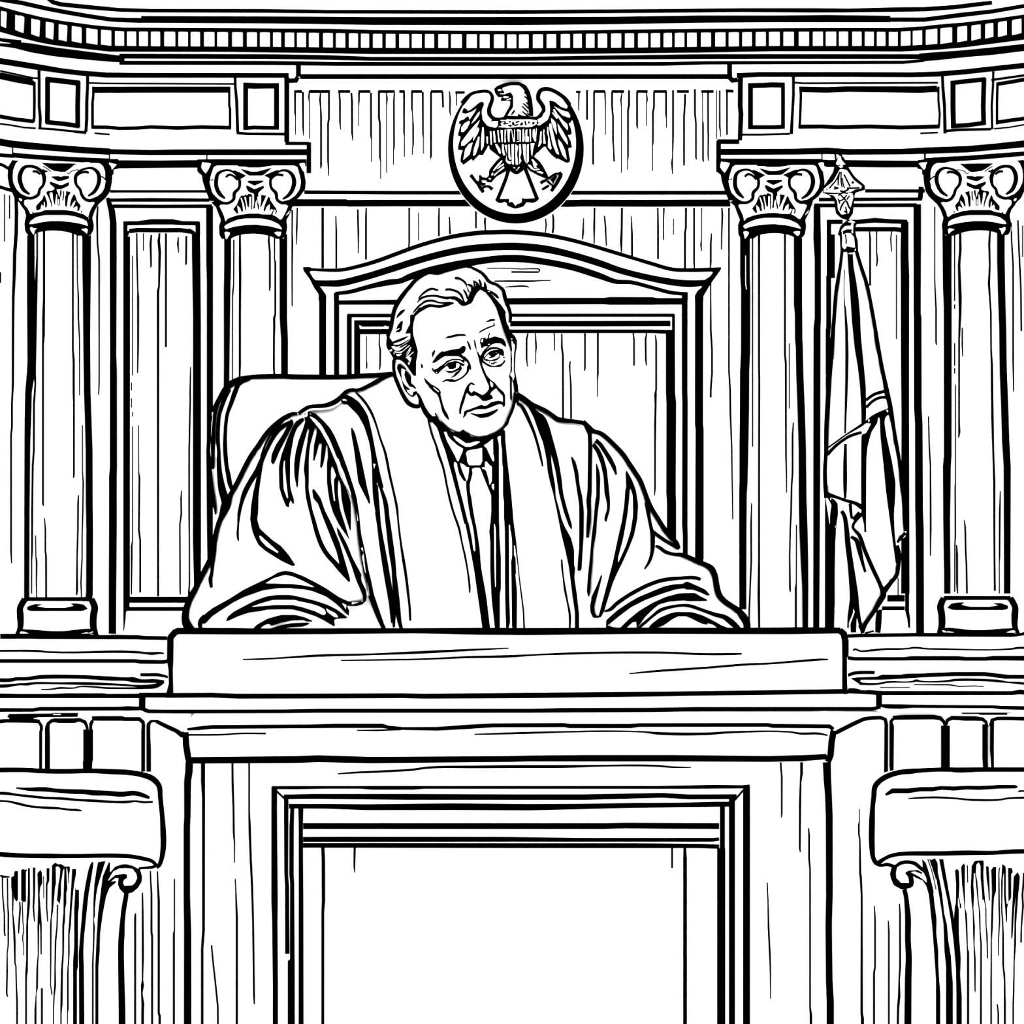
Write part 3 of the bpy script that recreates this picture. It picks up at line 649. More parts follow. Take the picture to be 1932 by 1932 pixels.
m = MB(); plate(m, rect(1534, 318, 1750, 392), YW-0.025, 0.025); plate(m, rect(1534, 392, 1556, 1196), YW-0.025, 0.025); plate(m, rect(1718, 392, 1745, 1196), YW-0.025, 0.025)
ink(m, '''
L 6 1632,360 1745,360.3 ; L 6.5 1545,376.5 1640,376 1740,375.5,6 ; L 7 1536,387.5 1572,387.5 1730,387,7
L 12 1541.5,388 1541.8,450,14 1543,490,11.5 1543,600,11.5 1541.5,620,13 1541,900,12.5 1540.5,1060,11.5 1540,1187,11
L 14 1730.7,385 1730.7,460,14 1730.5,590,13 1731.5,600,14 1731.8,770,14 1733.5,800,14 1734,960,14.5 1735.3,1000,15 1735.7,1080,14.5 1736,1197,14.5
L 9 1736,375 1738,352
''', plane(YW-0.025), True)
m.build('outer_frame', e)
m = MB(); frame(m, 1556, 415, 1716, 1196, 14, YW-0.015, 0.015, False); plate(m, rect(1570, 1126, 1702, 1196), YW-0.015, 0.015)
ink(m, '''
L 8 1560,418.5 1620,418.5 1650,415.5,9 1680,417.5,8 1712,418.5,8 ; L 8 1564,415 1564,442 ; L 15 1567.5,442 1567.5,525,15 ; L 9 1563.5,520 1563.5,640,9 ; L 12 1564,620 1564,940,12 ; L 16 1565,940 1565,1187,16.5
L 8 1612,432.5 1690,432.5 1700,434 ; L 4 1697,430 1704,437
L 14 1707,418 1707,442,14 1706.5,480,15 1707.5,520,15.5 1707.5,680,15 1708,790,14 1708,1120,15 ; F 1708,1115 1715,1115 1715,1155 1717,1170 1717,1184 1714,1184 1712,1168 1708,1152
L 12 1674,1128.8 1707,1128.8 ; L 7 1664,1147.5 1707,1147.5 ; L 1.6 1694.5,1090 1694.5,1124
L 6 1661,1150 1660,1175 1658,1194
''', plane(YW-0.015), True)
m.build('inner_frame', e)
m = MB(); plate(m, rect(1570, 430, 1702, 1126), YW-0.005, 0.005)
ink(m, '''
L 2 1640.5,437 1641.7,450,3.3 1641.7,539,3.3 ; L 2 1654,437 1654,475,2 1655.3,490,3 1654,503,2 ; L 1.8 1682.5,437 1680.5,450,2.6 1682.3,475,1.6 ; L 2 1691.5,443 1691.5,640
''', plane(YW-0.005), True)
m.build('recessed_board', e)
# ================================================================== pedimented surround behind the judge
YP = 11.46
e = empty('pediment_frame', P(966, 1190, YP)); tag(e, 'wide white arched pediment and stepped frame on the wall behind the judge', 'frame')
m = MB()
top = tpts(560, 360, 4, '40,585 120,590 250,594 340,590 460,563 600,522 750,467 900,412 1050,368 1200,330 1400,302 1520,297 1740,299')
top += tpts(930, 360, 4, '380,315 520,340 700,387 900,446 1050,492 1200,538 1350,582 1450,588 1722,580 1680,650 1640,700 1585,790')
top += tpts(560, 360, 4, '2905,790')
top += pts('640,566') + tpts(560, 360, 4, '220,790 170,780 130,720 60,600')
plate(m, top, YP, 0.038)
ink(m, '''
@ 560 360 4
S 26 52,590 120,594,20 250,599,24 340,596,26 460,571,28 600,531,30 750,476,30 900,421,30 1050,376,30 1200,341,32 1400,315,34 1482,313,34
S 44 135,697 250,699,46 320,697,50 500,655,50 700,594,50 900,530,50 1100,475,50 1300,437,52 1482,423,54
S 24 290,775 400,762,30 540,725,34 700,690,44 780,680,40 850,650,48 1000,600,50 1120,575,56 1250,552,60 1380,530,50 1482,516,50
F 48,576 100,576 125,590 95,612 125,662 150,680 150,700 172,705 165,715 185,735 220,785 220,830 165,830 165,780 130,730 100,670 50,600
@ 930 360 4
S 34 -2,313 120,310,34 220,315,34 380,330,32 520,355,30 700,400,28 900,460,28 1050,505,26 1200,550,28 1350,592,28 1450,598,28 1715,592,30
S 54 -2,423 100,420,56 220,422,56 400,440,54 600,485,50 800,545,50 950,598,46 1150,650,46 1400,695,50 1500,700,50 1620,692,40
S 50 -2,516 100,510,52 220,513,54 400,537,48 600,577,48 800,640,46 930,685,34 1040,690,30 1200,730,28 1330,765,28 1420,776,26 1472,778,26
F 1722,576 1722,590 1680,650 1640,705 1588,795 1588,830 1525,830 1525,790 1545,755 1580,725 1570,712 1610,705 1615,695 1600,672 1640,645 1662,615 1640,605
L 52 1555,800 1555,826 ; L 42 1449,770 1449,832
@ 560 360 4
L 38 299,768 299,830
@ 560 360 4
S 6 1435,585 1600,585,7 1700,590,7 1775,588,8 1832,595,9 1830,610,10 ; L 12 1618,612 1828,613,12
S 9 1490,682 1600,681,12 1780,681,12 1850,677,7 1918,677,6 ; S 5 1570,727 1620,723,9 1740,723,9 1752,730,7
''', plane(YP), True)
m.build('pediment', e)
YP2 = 11.475
m = MB()
frame(m, 601, 557, 1330, 1196, 34, YP2, 0.025, False)
ink(m, '''
L 13 608.7,555 608.7,706 ; L 9.5 635,551 635,706 ; L 12 640,568.7 745,568.7 ; L 12 955,568.5 1140,568 1150,567.8,14 1230,567.8,14 1240,568.5,12 1287,568.5
L 15 1319,555 1318.8,800,15 1320,810,15 1319.5,1055,16 ; L 13 608.7,700 608.7,1190 ; L 9.5 635,700 635,1190 ; L 15 1319.5,1050 1319.5,1190 ; L 9 1293,1040 1293,1190 ; L 12 740,568.7 960,568.5
L 10.5 1292.5,551 1291.8,570 1291.8,740,10 1292.5,760,10 1292,990,10 1293,1010,9 1293,1042,9
''', plane(YP2), True)
m.build('outer_frame', e)
m = MB(); frame(m, 652, 592, 1276, 1196, 22, YP2+0.008, 0.017, False)
ink(m, '''
L 9 659,594 659,706 ; L 6 655,595.5 733,595.5 ; L 11 673.8,606 673.8,706,11 ; L 11.5 668,610 731,610 ; L 9 675,625.7 735,625.7
W 677.5,613 685,617 722,617 729,613 731,620 679,621
L 9 659,700 659,1190 ; L 11 673.8,700 673.8,1190 ; L 5.5 730,595.5 965,595 ; L 10.5 728,610 962,610.5 ; L 7.5 733,625.7 962,625 ; L 17 1267,1005 1267,1190
L 5 962,595 1273,595 ; L 9.5 960,610.5 1120,610.5,10 1265,610 ; L 6.5 960,625 1230,625,6.5 1257,626,7
L 5 1270.7,594 1270.7,640 ; L 16.5 1264.8,622 1265,740,17 1266.5,760,18 1266,930,17.5 1267,950,17 1267,1010,17
''', plane(YP2+0.008), True)
m.build('inner_frame', e)
m = MB(); plate(m, rect(674, 614, 1258, 1196), YP2+0.02, 0.005)
ink(m, '''
L 1.6 691.5,634 691.5,680 692,690,2.6 691.5,696,1.6 ; L 1.6 716,630 715.5,650,2.4 717.5,660,3 717,690 716,698,1.6
L 2 996,629 993.5,640,3.3 993.5,675,3 995.2,692,1.6 ; L 1.6 1010,629 1011,645,3 1011.5,655,3 1010.5,668,1.7 1010.5,687,1.7
L 1.7 1045.5,629 1046,640,2.2 1046,662,1.7 ; L 2.5 1060,630 1060,655,3.3 1062,670,3.4 1062.3,790,3.4 ; L 2 1076,681 1074.8,690,3 1075.5,705,2 1077,725,3.2 1077.5,790,3.2
L 3 1103.7,629 1103.7,695 1102.5,700,1.6 ; L 3.3 1128,629 1128,705 1127.3,715,2 1127.3,749,1.6
L 2 1194.5,629 1196.2,640,3 1196.2,690,3 ; L 2 1220,629 1218,640,3.2 1218.5,680,3 1220,690,1.6
L 1.6 1236.5,632 1238,645,3.2 1238,735,3.2 1235.8,745,3 1235.8,843 1237.5,740 
L 3.2 1237.3,740 1235.8,800 1235.8,920,3 1235,935,1.6
''', plane(YP2+0.02), True)
m.build('recessed_board', e)

# ================================================================== round seal with the eagle
YS = 11.43
e = empty('eagle_seal', P(973, 400, YS)); tag(e, 'round seal with a spread-winged eagle hanging high on the wall', 'seal')
def ell(cx, cy, rx, ry, a0, a1, n=60):
    return [(cx+rx*math.cos(math.radians(a0+(a1-a0)*i/n)), cy+ry*math.sin(math.radians(a0+(a1-a0)*i/n))) for i in range(n+1)]
outer = ell(973.3, 281, 128, 140.5, -50, 231); inner = ell(971, 270.8, 116, 132.8, -38, 219)
crest = tpts(840, 150, 7.1556, '350,180 400,160 445,145 590,145 640,190 655,255 630,330 615,420 625,480 700,515 800,505 840,430 880,360 880,290 760,285 760,240 715,235 660,130 700,90 800,50 900,35 1000,35 1090,80 1140,160 1170,270 1185,400 1190,505 1240,500 1300,440 1308,400 1240,280 1228,220 1260,150 1340,102 1450,130 1580,200')
m = MB(); plate(m, outer+crest, YS, 0.06)
ink(m, 'F '+' '.join('%.2f,%.2f' % p for p in outer+inner[::-1]), plane(YS), True)
m.build('disc', e)
eg = '''
@ 840 150 7.1556
S 60 225,330 290,250,56 350,195,40 450,165,38 585,165,38 632,220,40 632,280,46 592,400,52 600,470,52 650,520,40 720,530,30 800,520,20
F 240,400 290,365 285,400 310,425 340,410 400,365 460,312 495,300 520,320 520,345 495,400 490,450 500,525 560,620 640,640 690,660 640,700 640,900 590,870 560,930 510,1015 490,1018 460,1010 375,1100 360,1070 345,1075 245,1150 205,1105 215,1020 240,950 175,950 175,900 212,768 175,757 175,730 215,600 190,600 185,570 212,550 245,545 300,495 322,515 325,550 400,440 430,385 350,435 270,460 228,448
F 660,130 700,90 800,50 900,33 1000,35 1090,80 1140,160 1170,270 1185,400 1188,505 1260,500 1190,540 1145,505 1130,400 1118,330 1105,230 1060,130 1000,75 880,75 780,105 762,130 790,155 795,180 785,190 835,188 880,172 915,220 915,370 870,430 835,490 980,495 985,465 1020,480 1050,492 1180,500 1180,540 640,540 700,520 790,505 830,430 878,350 878,290 830,285 755,290 755,260 775,240 715,235 680,190
S 40 1150,525 1230,520,34 1290,480,50 1335,410,54 1300,330,52 1255,260,54 1258,200,54 1290,145,50 1360,125,50 1440,142,46 1540,195,48 1630,270,52 1680,350,60
F 1375,262 1400,250 1480,278 1550,330 1600,375 1640,392 1662,375 1690,440 1700,500 1725,520 1690,580 1662,590 1692,650 1708,720 1690,747 1650,742 1692,830 1710,918 1660,922 1668,1000 1685,1080 1680,1112 1640,1125 1600,1105 1525,1065 1505,1070 1440,1022 1380,950 1358,905 1330,905 1250,985 1230,640 1245,620 1300,600 1390,530 1415,460 1415,370 1400,310
F 600,520 1190,510 1260,560 1270,625 1330,655 1330,910 1240,985 1195,1040 1270,1100 1320,1170 1400,1325 1380,1345 1250,1290 1140,1230 1100,1180 1050,1190 960,1275 920,1250 870,1190 800,1245 690,1310 620,1390 560,1380 555,1330 590,1300 595,1220 690,1100 742,1050 600,940 590,870 540,700 560,640
W 605,572 650,560 714,560 712,615 685,655 600,635 565,622 500,540 505,400 525,345 545,395 560,480 632,545
W 740,545 822,545 835,533 900,540 1140,535 1235,550 1238,600 1170,640 1100,645 1000,640 840,655 710,640 765,625 745,600 765,575
W 705,140 740,128 768,148 720,155 ; W 735,190 800,188 830,183 800,200 745,198 ; W 778,238 800,225 862,232 855,242 800,252 ; W 822,272 890,248 885,266 840,276
W 1240,555 1300,540 1370,480 1400,440 1410,420 1412,470 1385,545 1270,625 1235,610 1265,590
W 215,710 215,650 258,590 320,555 335,580 300,655 250,710 ; W 350,600 382,540 440,450 470,428 460,480 410,550 ; W 215,898 215,845 330,690 430,580 468,545 425,650 360,800 260,893
W 242,1088 268,940 320,868 372,848 360,900 330,1015 ; W 375,1032 385,935 445,770 465,770 455,890 410,1020 ; W 375,835 385,730 440,640 462,670 440,730 ; W 485,965 482,800 500,640 522,645 528,800 520,905 ; W 550,668 577,670 578,868 558,862 ; W 600,700 625,695 632,885 612,880 ; W 645,695 670,695 685,855 655,850
W 305,420 330,400 430,320 450,290 590,185 605,260 560,400 555,330 520,300 480,290 400,340 330,395 280,400 250,365 320,330
W 1470,362 1590,420 1662,438 1692,490 1680,520 1580,485 1520,420 ; W 1455,400 1480,402 1520,470 1600,560 1648,600 1660,660 1650,688 1590,620 1530,520 1460,430 ; W 1430,518 1488,570 1500,620 1508,745 1470,680 1428,560 ; W 1515,588 1590,700 1645,800 1660,885 1600,820 1530,700 ; W 1522,802 1570,850 1620,960 1642,1085 1580,1020 1530,880
W 1405,595 1432,590 1465,740 1500,880 1540,1015 1500,1000 1450,880 1400,650 ; W 1378,632 1390,640 1400,750 1438,930 1422,950 1385,915 1390,770 1372,720 ; W 1330,660 1355,655 1342,740 1358,868 1325,865 1320,720 ; W 1282,705 1305,695 1300,800 1308,880 1252,912 1275,800
W 1405,282 1480,300 1560,370 1640,395 1655,360 1590,270 1560,250 1450,180 1350,155 1300,180 1290,230 1350,350 1358,420 1310,490 1400,440 1418,420 1410,340
W 1440,450 1450,440 1520,500 1520,530 1500,530
W 700,682 722,682 728,780 745,845 718,845 ; W 745,682 778,682 780,850 760,845 ; W 800,680 825,672 815,760 820,850 798,850 ; W 835,672 900,670 880,690 870,720 868,850 845,835 ; W 892,672 905,690 915,770 930,810 930,672 942,668 942,842 915,842 ; W 960,690 978,672 1022,682 1022,840 960,842 ; W 1042,680 1062,660 1072,800 1065,842 1040,842 ; W 1082,680 1112,672 1108,760 1128,770 1128,842 1078,842 ; W 1135,672 1158,668 1160,840 1142,840 ; W 1180,680 1210,662 1212,790 1228,655 1240,660 1225,842 1205,835 1178,770
W 672,872 700,872 745,940 750,1005 730,1000 690,920 ; W 765,872 790,872 792,940 812,1020 790,1030 765,980 ; W 800,885 835,882 832,1080 860,1105 890,1100 888,1140 850,1140 815,1100 830,1000 ; W 850,872 872,872 875,1000 890,1080 868,1085 852,1050 ; W 890,872 930,872 928,1150 900,1145 ; W 945,870 985,900 970,1000 985,1150 950,1150 945,1000 ; W 995,872 1022,872 1028,1000 1010,1050 1030,1100 1000,1145 995,1000 ; W 1042,872 1090,872 1085,980 1088,1130 1060,1060 1050,950 ; W 1105,872 1130,872 1130,1100 1100,1140 1100,900 ; W 1150,862 1210,858 1190,930 1172,1040 1160,1000
W 915,1185 962,1232 1010,1183 995,1180 962,1212 935,1183
F 962,700 975,690 975,820 990,820 990,700 1000,700 1000,830 962,830
F 862,560 885,560 885,580 862,580 ; F 760,565 795,565 795,575 760,575 ; F 780,590 850,588 850,600 780,602 ; F 900,590 920,560 935,600 915,630 ; F 950,570 1000,555 1000,570 955,590 ; F 1010,600 1040,570 1050,610 1020,625 ; F 1070,560 1085,560 1100,610 1080,620 ; F 1120,560 1150,580 1120,600 ; F 1170,580 1210,570 1200,600 1180,610 ; F 840,615 900,610 890,640 860,630 ; F 930,610 990,600 985,615 940,630 ; F 800,560 815,560 815,610 800,610 ; F 715,600 745,598 740,612
W 640,1230 700,1150 760,1088 775,1100 745,1140 690,1200 660,1235 ; W 690,1215 740,1160 790,1130 795,1150 740,1190 ; W 650,1290 720,1230 790,1170 800,1195 720,1250 670,1300 ; W 620,1290 640,1255 650,1265 640,1298 ; W 550,1365 590,1330 620,1335 605,1360
W 1160,1080 1185,1075 1250,1150 1230,1165 1190,1130 ; W 1110,1150 1150,1150 1200,1210 1260,1200 1280,1220 1210,1232 1160,1210 ; W 1180,1120 1210,1150 1240,1190 1200,1190 ; W 1230,1245 1290,1240 1325,1260 1310,1275
S 12 1065,175 1100,188 ; S 13 1065,225 1095,245 1118,270 ; S 12 1090,305 1135,345 ; S 14 1050,320 1090,355 1130,395 ; S 13 1035,360 1080,400 1120,440 ; S 14 1040,430 1070,455 1115,495 ; S 14 1105,455 1140,480 ; S 10 890,475 920,440,22 940,412,12
L 46 862,1190 822,1330,44 752,1510,46 708,1612,44 ; L 44 1075,1190 1130,1330,46 1200,1510 1242,1612
F 676,1612 735,1590 740,1615 860,1612 862,1668 880,1655 910,1655 948,1708 970,1685 1035,1660 1037,1600 1080,1612 1215,1602 1240,1590 1267,1608 1240,1640 1190,1665 1095,1655 1060,1710 950,1745 840,1705 830,1665 800,1650 760,1667 715,1662 680,1635
S 40 865,1190 960,1256,44 1055,1190,40
L 44 342,1285 410,1375,38 440,1410,36 480,1470,50 517,1525,40 ; S 26 462,1292 490,1330,34 560,1345,30 600,1370,30 ; S 20 480,1370 490,1400 545,1412,26 ; S 26 490,1475 540,1445,24 590,1445,34 638,1485,44
F 458,1290 500,1320 560,1330 560,1350 510,1350 485,1355 485,1385 500,1400 520,1395 550,1410 520,1420 510,1440 490,1420 460,1420 430,1370 458,1370
S 24 1390,1345 1430,1310,28 1485,1275,28 1535,1268,28 1570,1255,44 ; L 48 1565,1262 1555,1310 1500,1410,44 1430,1510,40 ; S 40 1285,1400 1320,1375,36 1380,1352,24 ; L 26 1305,1488 1350,1460,34 1400,1430,28 ; F 1372,1385 1440,1440 1432,1455 1445,1450 1470,1380 1510,1310 1490,1290 1420,1350 1455,1400 1450,1420 1390,1360
'''
# low relief of the bird itself, so that the emblem has body
m = MB(); bird = tpts(840, 150, 7.1556, '640,540 700,530 800,520 880,400 900,200 800,120 900,60 1000,60 1100,160 1150,400 1160,520 1290,560 1320,700 1240,960 1190,1030 1100,1150 970,1180 840,1150 760,1040 640,920 590,700')
puff(m, bird, YS, 0.012, 0.0, 6, 0.35)
m.build('eagle_relief', e)
m2 = MB(); s = surf_of([m], YS, 3.0); ink(m2, eg, lambda x, y: min(s(x, y), YS)-0.003, False, None, 1)
m2.build('eagle', e)

# ================================================================== flag
YF = 10.9
e = empty('flag', (P(1610, 1200, YF)[0], YF, 0)); tag(e, 'furled flag hanging from a spear-topped pole in front of the right wall panel', 'flag')
px_ = P(1597, 1200, YF)[0]
m = MB(); cyl(m, px_, YF, 0.05, P(0, 410, YF)[2], 0.014); m.build('pole', e)
m = MB(); cyl(m, px_, YF, 0.0, 0.06, 0.2, 0.06); m.build('base', e)
m = MB(); fo = tpts(1432, 250, 3.864, '585,150 600,160 640,215 655,260 700,325 772,385 772,418 700,440 692,500 685,590 650,640 600,625 560,590 550,500 510,455 465,440 468,400 540,290 552,240')
puff(m, fo, YF, 0.045, 0.045, 5, 1.0, smooth=False); s = surf_of([m], YF, 4.0)
ink(m, '''
@ 1432 250 3.864
F 585,150 600,160 640,215 655,260 700,325 772,385 772,418 700,440 692,500 685,590 650,640 600,625 560,590 550,500 510,455 465,440 468,400 540,290 552,240
W 580,165 598,175 602,200 632,232 612,235 600,250 590,235 570,240 560,225 572,200 ; W 578,245 610,240 612,252 595,258
W 590,265 640,272 690,345 752,392 742,410 700,415 680,430 640,440 560,440 470,435 472,410 540,355
W 510,450 560,450 620,440 680,440 690,470 665,560 655,590 600,600 575,560 570,500 545,460
S 9 590,285 560,350 530,385 512,408 ; S 9 585,300 578,350 578,385 ; S 8 600,285 598,350 606,400 ; S 10 620,305 645,355 665,395 ; S 7 608,330 615,380 625,405
S 9 545,395 575,405 545,412 ; S 10 640,405 690,405 735,402 ; S 14 690,355 678,372 ; S 12 590,425 620,430 655,412 ; S 8 490,415 500,412
S 9 575,460 610,440 650,445 ; S 9 595,455 620,480 650,520 ; S 9 640,455 610,490 580,500 ; S 11 625,500 600,540 592,570 ; S 12 640,500 655,540 668,560 ; S 9 630,540 640,585 620,570 ; S 8 575,480 590,520 ; S 9 660,460 640,490
''', s); m.build('finial', e)
m = MB(); cp = tpts(1449, 420, 4, '530,75 545,30 580,-10 590,-20 650,-20 670,20 655,40 665,90 675,200 680,225 545,225 540,100')
puff(m, cp, YF, 0.03, 0.03, 5, 1.0, smooth=False); s = surf_of([m], YF, 3.0)
ink(m, '''
@ 1449 420 4
F 530,80 545,30 575,0 600,-20 650,-20 670,10 655,40 662,90 678,140 680,225 548,225 542,100 525,90
W 555,55 580,25 645,22 642,55 620,50 590,52 553,70 ; W 560,95 590,78 625,80 650,110 658,190 640,188 595,178 588,195 575,202 558,180
W 600,-5 625,-20 660,-5 650,5 
S 9 583,88 590,130 590,160
''', s); m.build('pole_sleeve', e)
cloth = '545,215 680,215 700,320 745,450 775,590 805,740 835,920 875,1120 910,1260 935,1400 965,1560 995,1720 1018,1932 1030,2060 1040,2200 1045,2330 1035,2370 995,2400 1000,2450 992,2600 985,2660 930,2720 870,2800 800,2920 715,3060 640,3105 590,3105 500,3060 480,2700 470,2300 440,2110 418,1980 418,1800 425,1650 430,1450 440,1150 462,1000 470,850 485,700 505,500 530,350'
m = MB(); puff(m, tpts(1449, 420, 4, cloth), YF, 0.09, 0.05, 9, 0.9, smooth=False, bumps=[(1600, 650, 10, 150, 0.02), (1640, 800, 10, 120, 0.02), (1670, 900, 9, 150, -0.015), (1610, 1000, 8, 80, 0.02)])
s = surf_of([m], YF, 2.0)
ink(m, '''
@ 1449 420 4
S 22 558,212 548,300,20 530,420,28 512,530,26 500,700,28 488,850,30 475,1000,38 462,1150,40 455,1300,36 442,1500,32 438,1650,30 436,1760,26 430,1850,28 432,1980,30 440,2080,30
F 598,205 638,212 645,330 665,440 682,560 695,700 700,850 720,1050 738,1240 740,1490 705,1525 705,1420 695,1240 680,1100 655,950 635,750 620,520 605,330
S 24 668,215 700,320,24 745,460,26 775,600,24 800,740,26 830,930,30 862,1100,28 895,1260,34 925,1400,34 950,1560,28 978,1720,28 1000,1850,24 1008,1932,28 1022,2080,26 1032,2250,24 1038,2330,20
S 6 576,355 577,620,8 582,645,12 582,1590,12 ; S 18 585,1670 582,1800,26 582,2000,26 582,2080,16
S 20 740,1340 800,1297,22 870,1275,22 890,1270,20 ; S 20 742,1395 790,1348,20 840,1322,20 892,1318,20
F 733,1500 780,1460 830,1432 905,1402 935,1450 905,1450 885,1470 878,1510 895,1620 935,1800 962,1960 960,2060 950,2200 955,2340 972,2500 985,2560 965,2570 930,2320 890,2020 870,1800 850,1620 845,1475 830,1468 825,1510 780,1580 750,1690 742,1780 740,2050 740,2270 728,2290 705,2200 703,1960 705,1600 740,1590 780,1515 740,1512 705,1540 590,1605 460,1700 448,1695 580,1600 700,1520
S 24 450,1750 500,1695,22 570,1640,20 620,1610,22 708,1582,20
@ 1449 800 4
S 16 728,600 730,700,14 735,818,14
S 16 975,895 1000,862,24 1038,820,20 ; S 26 975,915 988,980,30 982,1080,30 972,1140,28 930,1195,30 875,1265,40
S 30 450,530 520,553,22 590,578,22 660,598,26 710,630,36
F 440,540 500,570 525,600 520,640 500,620 497,720 478,900 475,1010 468,1010 468,690 480,610
F 525,600 528,680 515,760 505,930 500,1100 498,1560 430,1560 432,1000 468,1010 478,1010 480,900 497,720 500,600
S 26 555,655 575,690,30 590,770,34 602,900,40 622,1050,44 640,1200,56 652,1350,66 645,1450,50 645,1575,38
S 40 665,1350 688,1470,26 705,1540,24 ; F 598,1538 600,1460 620,1300 640,1300 640,1395 622,1500 608,1540
W 643,1395 655,1415 648,1440 625,1500 612,1540 610,1500 640,1430
S 20 625,850 665,875,30 690,950,34 712,1040,24 735,1118,18
S 24 712,675 640,775,20 690,840,26 730,950,28 790,1090,30 850,1220,30 872,1290,40 850,1330,40 790,1430,30 735,1510,30 712,1570,30
S 22 620,600 625,660 632,715,16 ; S 18 640,720 690,665,20
S 24 690,1520 705,1545,24 712,1580,24 ; S 28 835,1405 828,1480,34 825,1575,30 ; S 10 730,1578 800,1562,14
''', s); m.build('cloth', e)

# ================================================================== judge bench
YB = 3.57
e = empty('judge_bench', (0, YB, 0)); tag(e, 'massive white judge bench with thick slab top and framed front panel', 'bench')
def ip(o): return P(o[0], o[1], YB)
m = MB(); plate(m, pts('322,1203 331,1189 338,1187 1585,1187 1592,1191 1598,1204 1600,1306 315,1312'), YB, 0.44)
ink(m, '''
L 12 320.5,1206 323,1201,12 330,1193 336,1190.5 450,1191 487,1191.5,11 620,1191,11 780,1190,9.5 900,1191,13 1000,1191.5,13 1230,1190,12 1400,1190.5,12 1500,1190,13 1586,1189.5,11
L 12 1584,1189 1592,1196,12 1595,1210,12.5 1595,1236,12 1593.5,1240,8.5 1593.5,1285,9 1594,1303,10
L 12 321.5,1203 321,1245,12 322,1265,8 322.5,1290,8 320.5,1308,13
L 9 312,1312 400,1311.5,9 450,1313.5,9 640,1313 760,1312.5,9 800,1313.5,9 1000,1312,10 1100,1311,9.5 1230,1309.5,9 1300,1308.5,8.5 1449,1306.5,8.5 1590,1304.5,9 1600,1305.5,8
S 2 458,1244 490,1243.5,3 520,1242 ,3 600,1237,4.5 700,1234.5,3.5 800,1230.5,5 880,1226.5,4 960,1223,2
S 2 643,1246 720,1245,3 800,1243.5,3 880,1240,4 966,1238,4.5 1010,1235.5,3 1060,1233.5,4 1140,1231.5,4 1260,1231.5,4 1320,1234,4 1380,1234,4 1400,1233.5,3
S 2 1187,1271 1240,1266,4 1330,1260,4 1410,1253.5,4 1449,1252,3.5 1500,1248,4 1545,1244.5,4 1563,1244,2.5
''', plane(YB), True)
m.build('top_slab', e)
m = MB(); plate(m, pts('270,1312 1662,1306 1662,1331 1650,1337 330,1344 270,1338'), YB+0.004, 0.16)
ink(m, '''
L 9 262,1311.5 322,1311.5 ; L 9 1592,1305.5 1600,1304,8 1620,1305.5,7 1664,1307.5,8 ; L 12 268.5,1312 268,1337 ; L 8 266,1336 280,1342,7 330,1342.5,7 540,1342 600,1341,7.5 1000,1341,7.5 1065,1340,8.5 1230,1339.5,8 1310,1338,8 1449,1337.5,7 1645,1337.5,7 1662,1334,5
L 11 1658.5,1308 1658.5,1334
''', plane(YB+0.004), True)
m.build('ledge', e)
m = MB(); plate(m, pts('345,1372 370,1343 1560,1343 1578,1372 1574,1400 1562,1436 360,1438 352,1405'), YB+0.03, 0.14)
ink(m, '''
L 4 353,1376 375,1374,7 400,1371.5,7 580,1370.5,7 630,1369.5,8 722,1369.5,8 732,1372,6 760,1374.5,5.5 825,1375,7 880,1371.5,8 930,1368.5,7.5 1065,1368 1075,1369.8,8 1190,1369.8,8 1205,1368,7 1449,1367.7 1458,1369.5,7.5 1565,1370.5,7.5 1573,1376,6
S 3 356,1386.5 420,1386,3 450,1384,3 502,1384,3 ; L 1.8 673,1378 710,1378,3 757,1376.5,2.5
S 2 895,1385.5 985,1383,4 1060,1381,3 1140,1379.5,3 1215,1381,3 1240,1383.5,5 1330,1384.5,5 1380,1381.5,4 1490,1381,3 1510,1384,4 1545,1384,4 1562,1387.5,2.5
L 11 350,1381 351,1405,12 355,1430,12 358,1440,12 ; L 12 1573,1378 1569,1400,12 1567,1425,12 1562,1438,11
L 12 358,1434.5 560,1433,13 600,1431.5,13 700,1434,12 960,1432,11 1000,1431,11 1100,1430.5,12 1270,1430.5,12 1449,1432,11 1520,1430,11 1560,1427.5,10
''', plane(YB+0.03), True)
m.build('cornice_moulding', e)
m = MB(); plate(m, rect(358, 1437, 1567, 1932+1900), YB+0.07, 0.35)
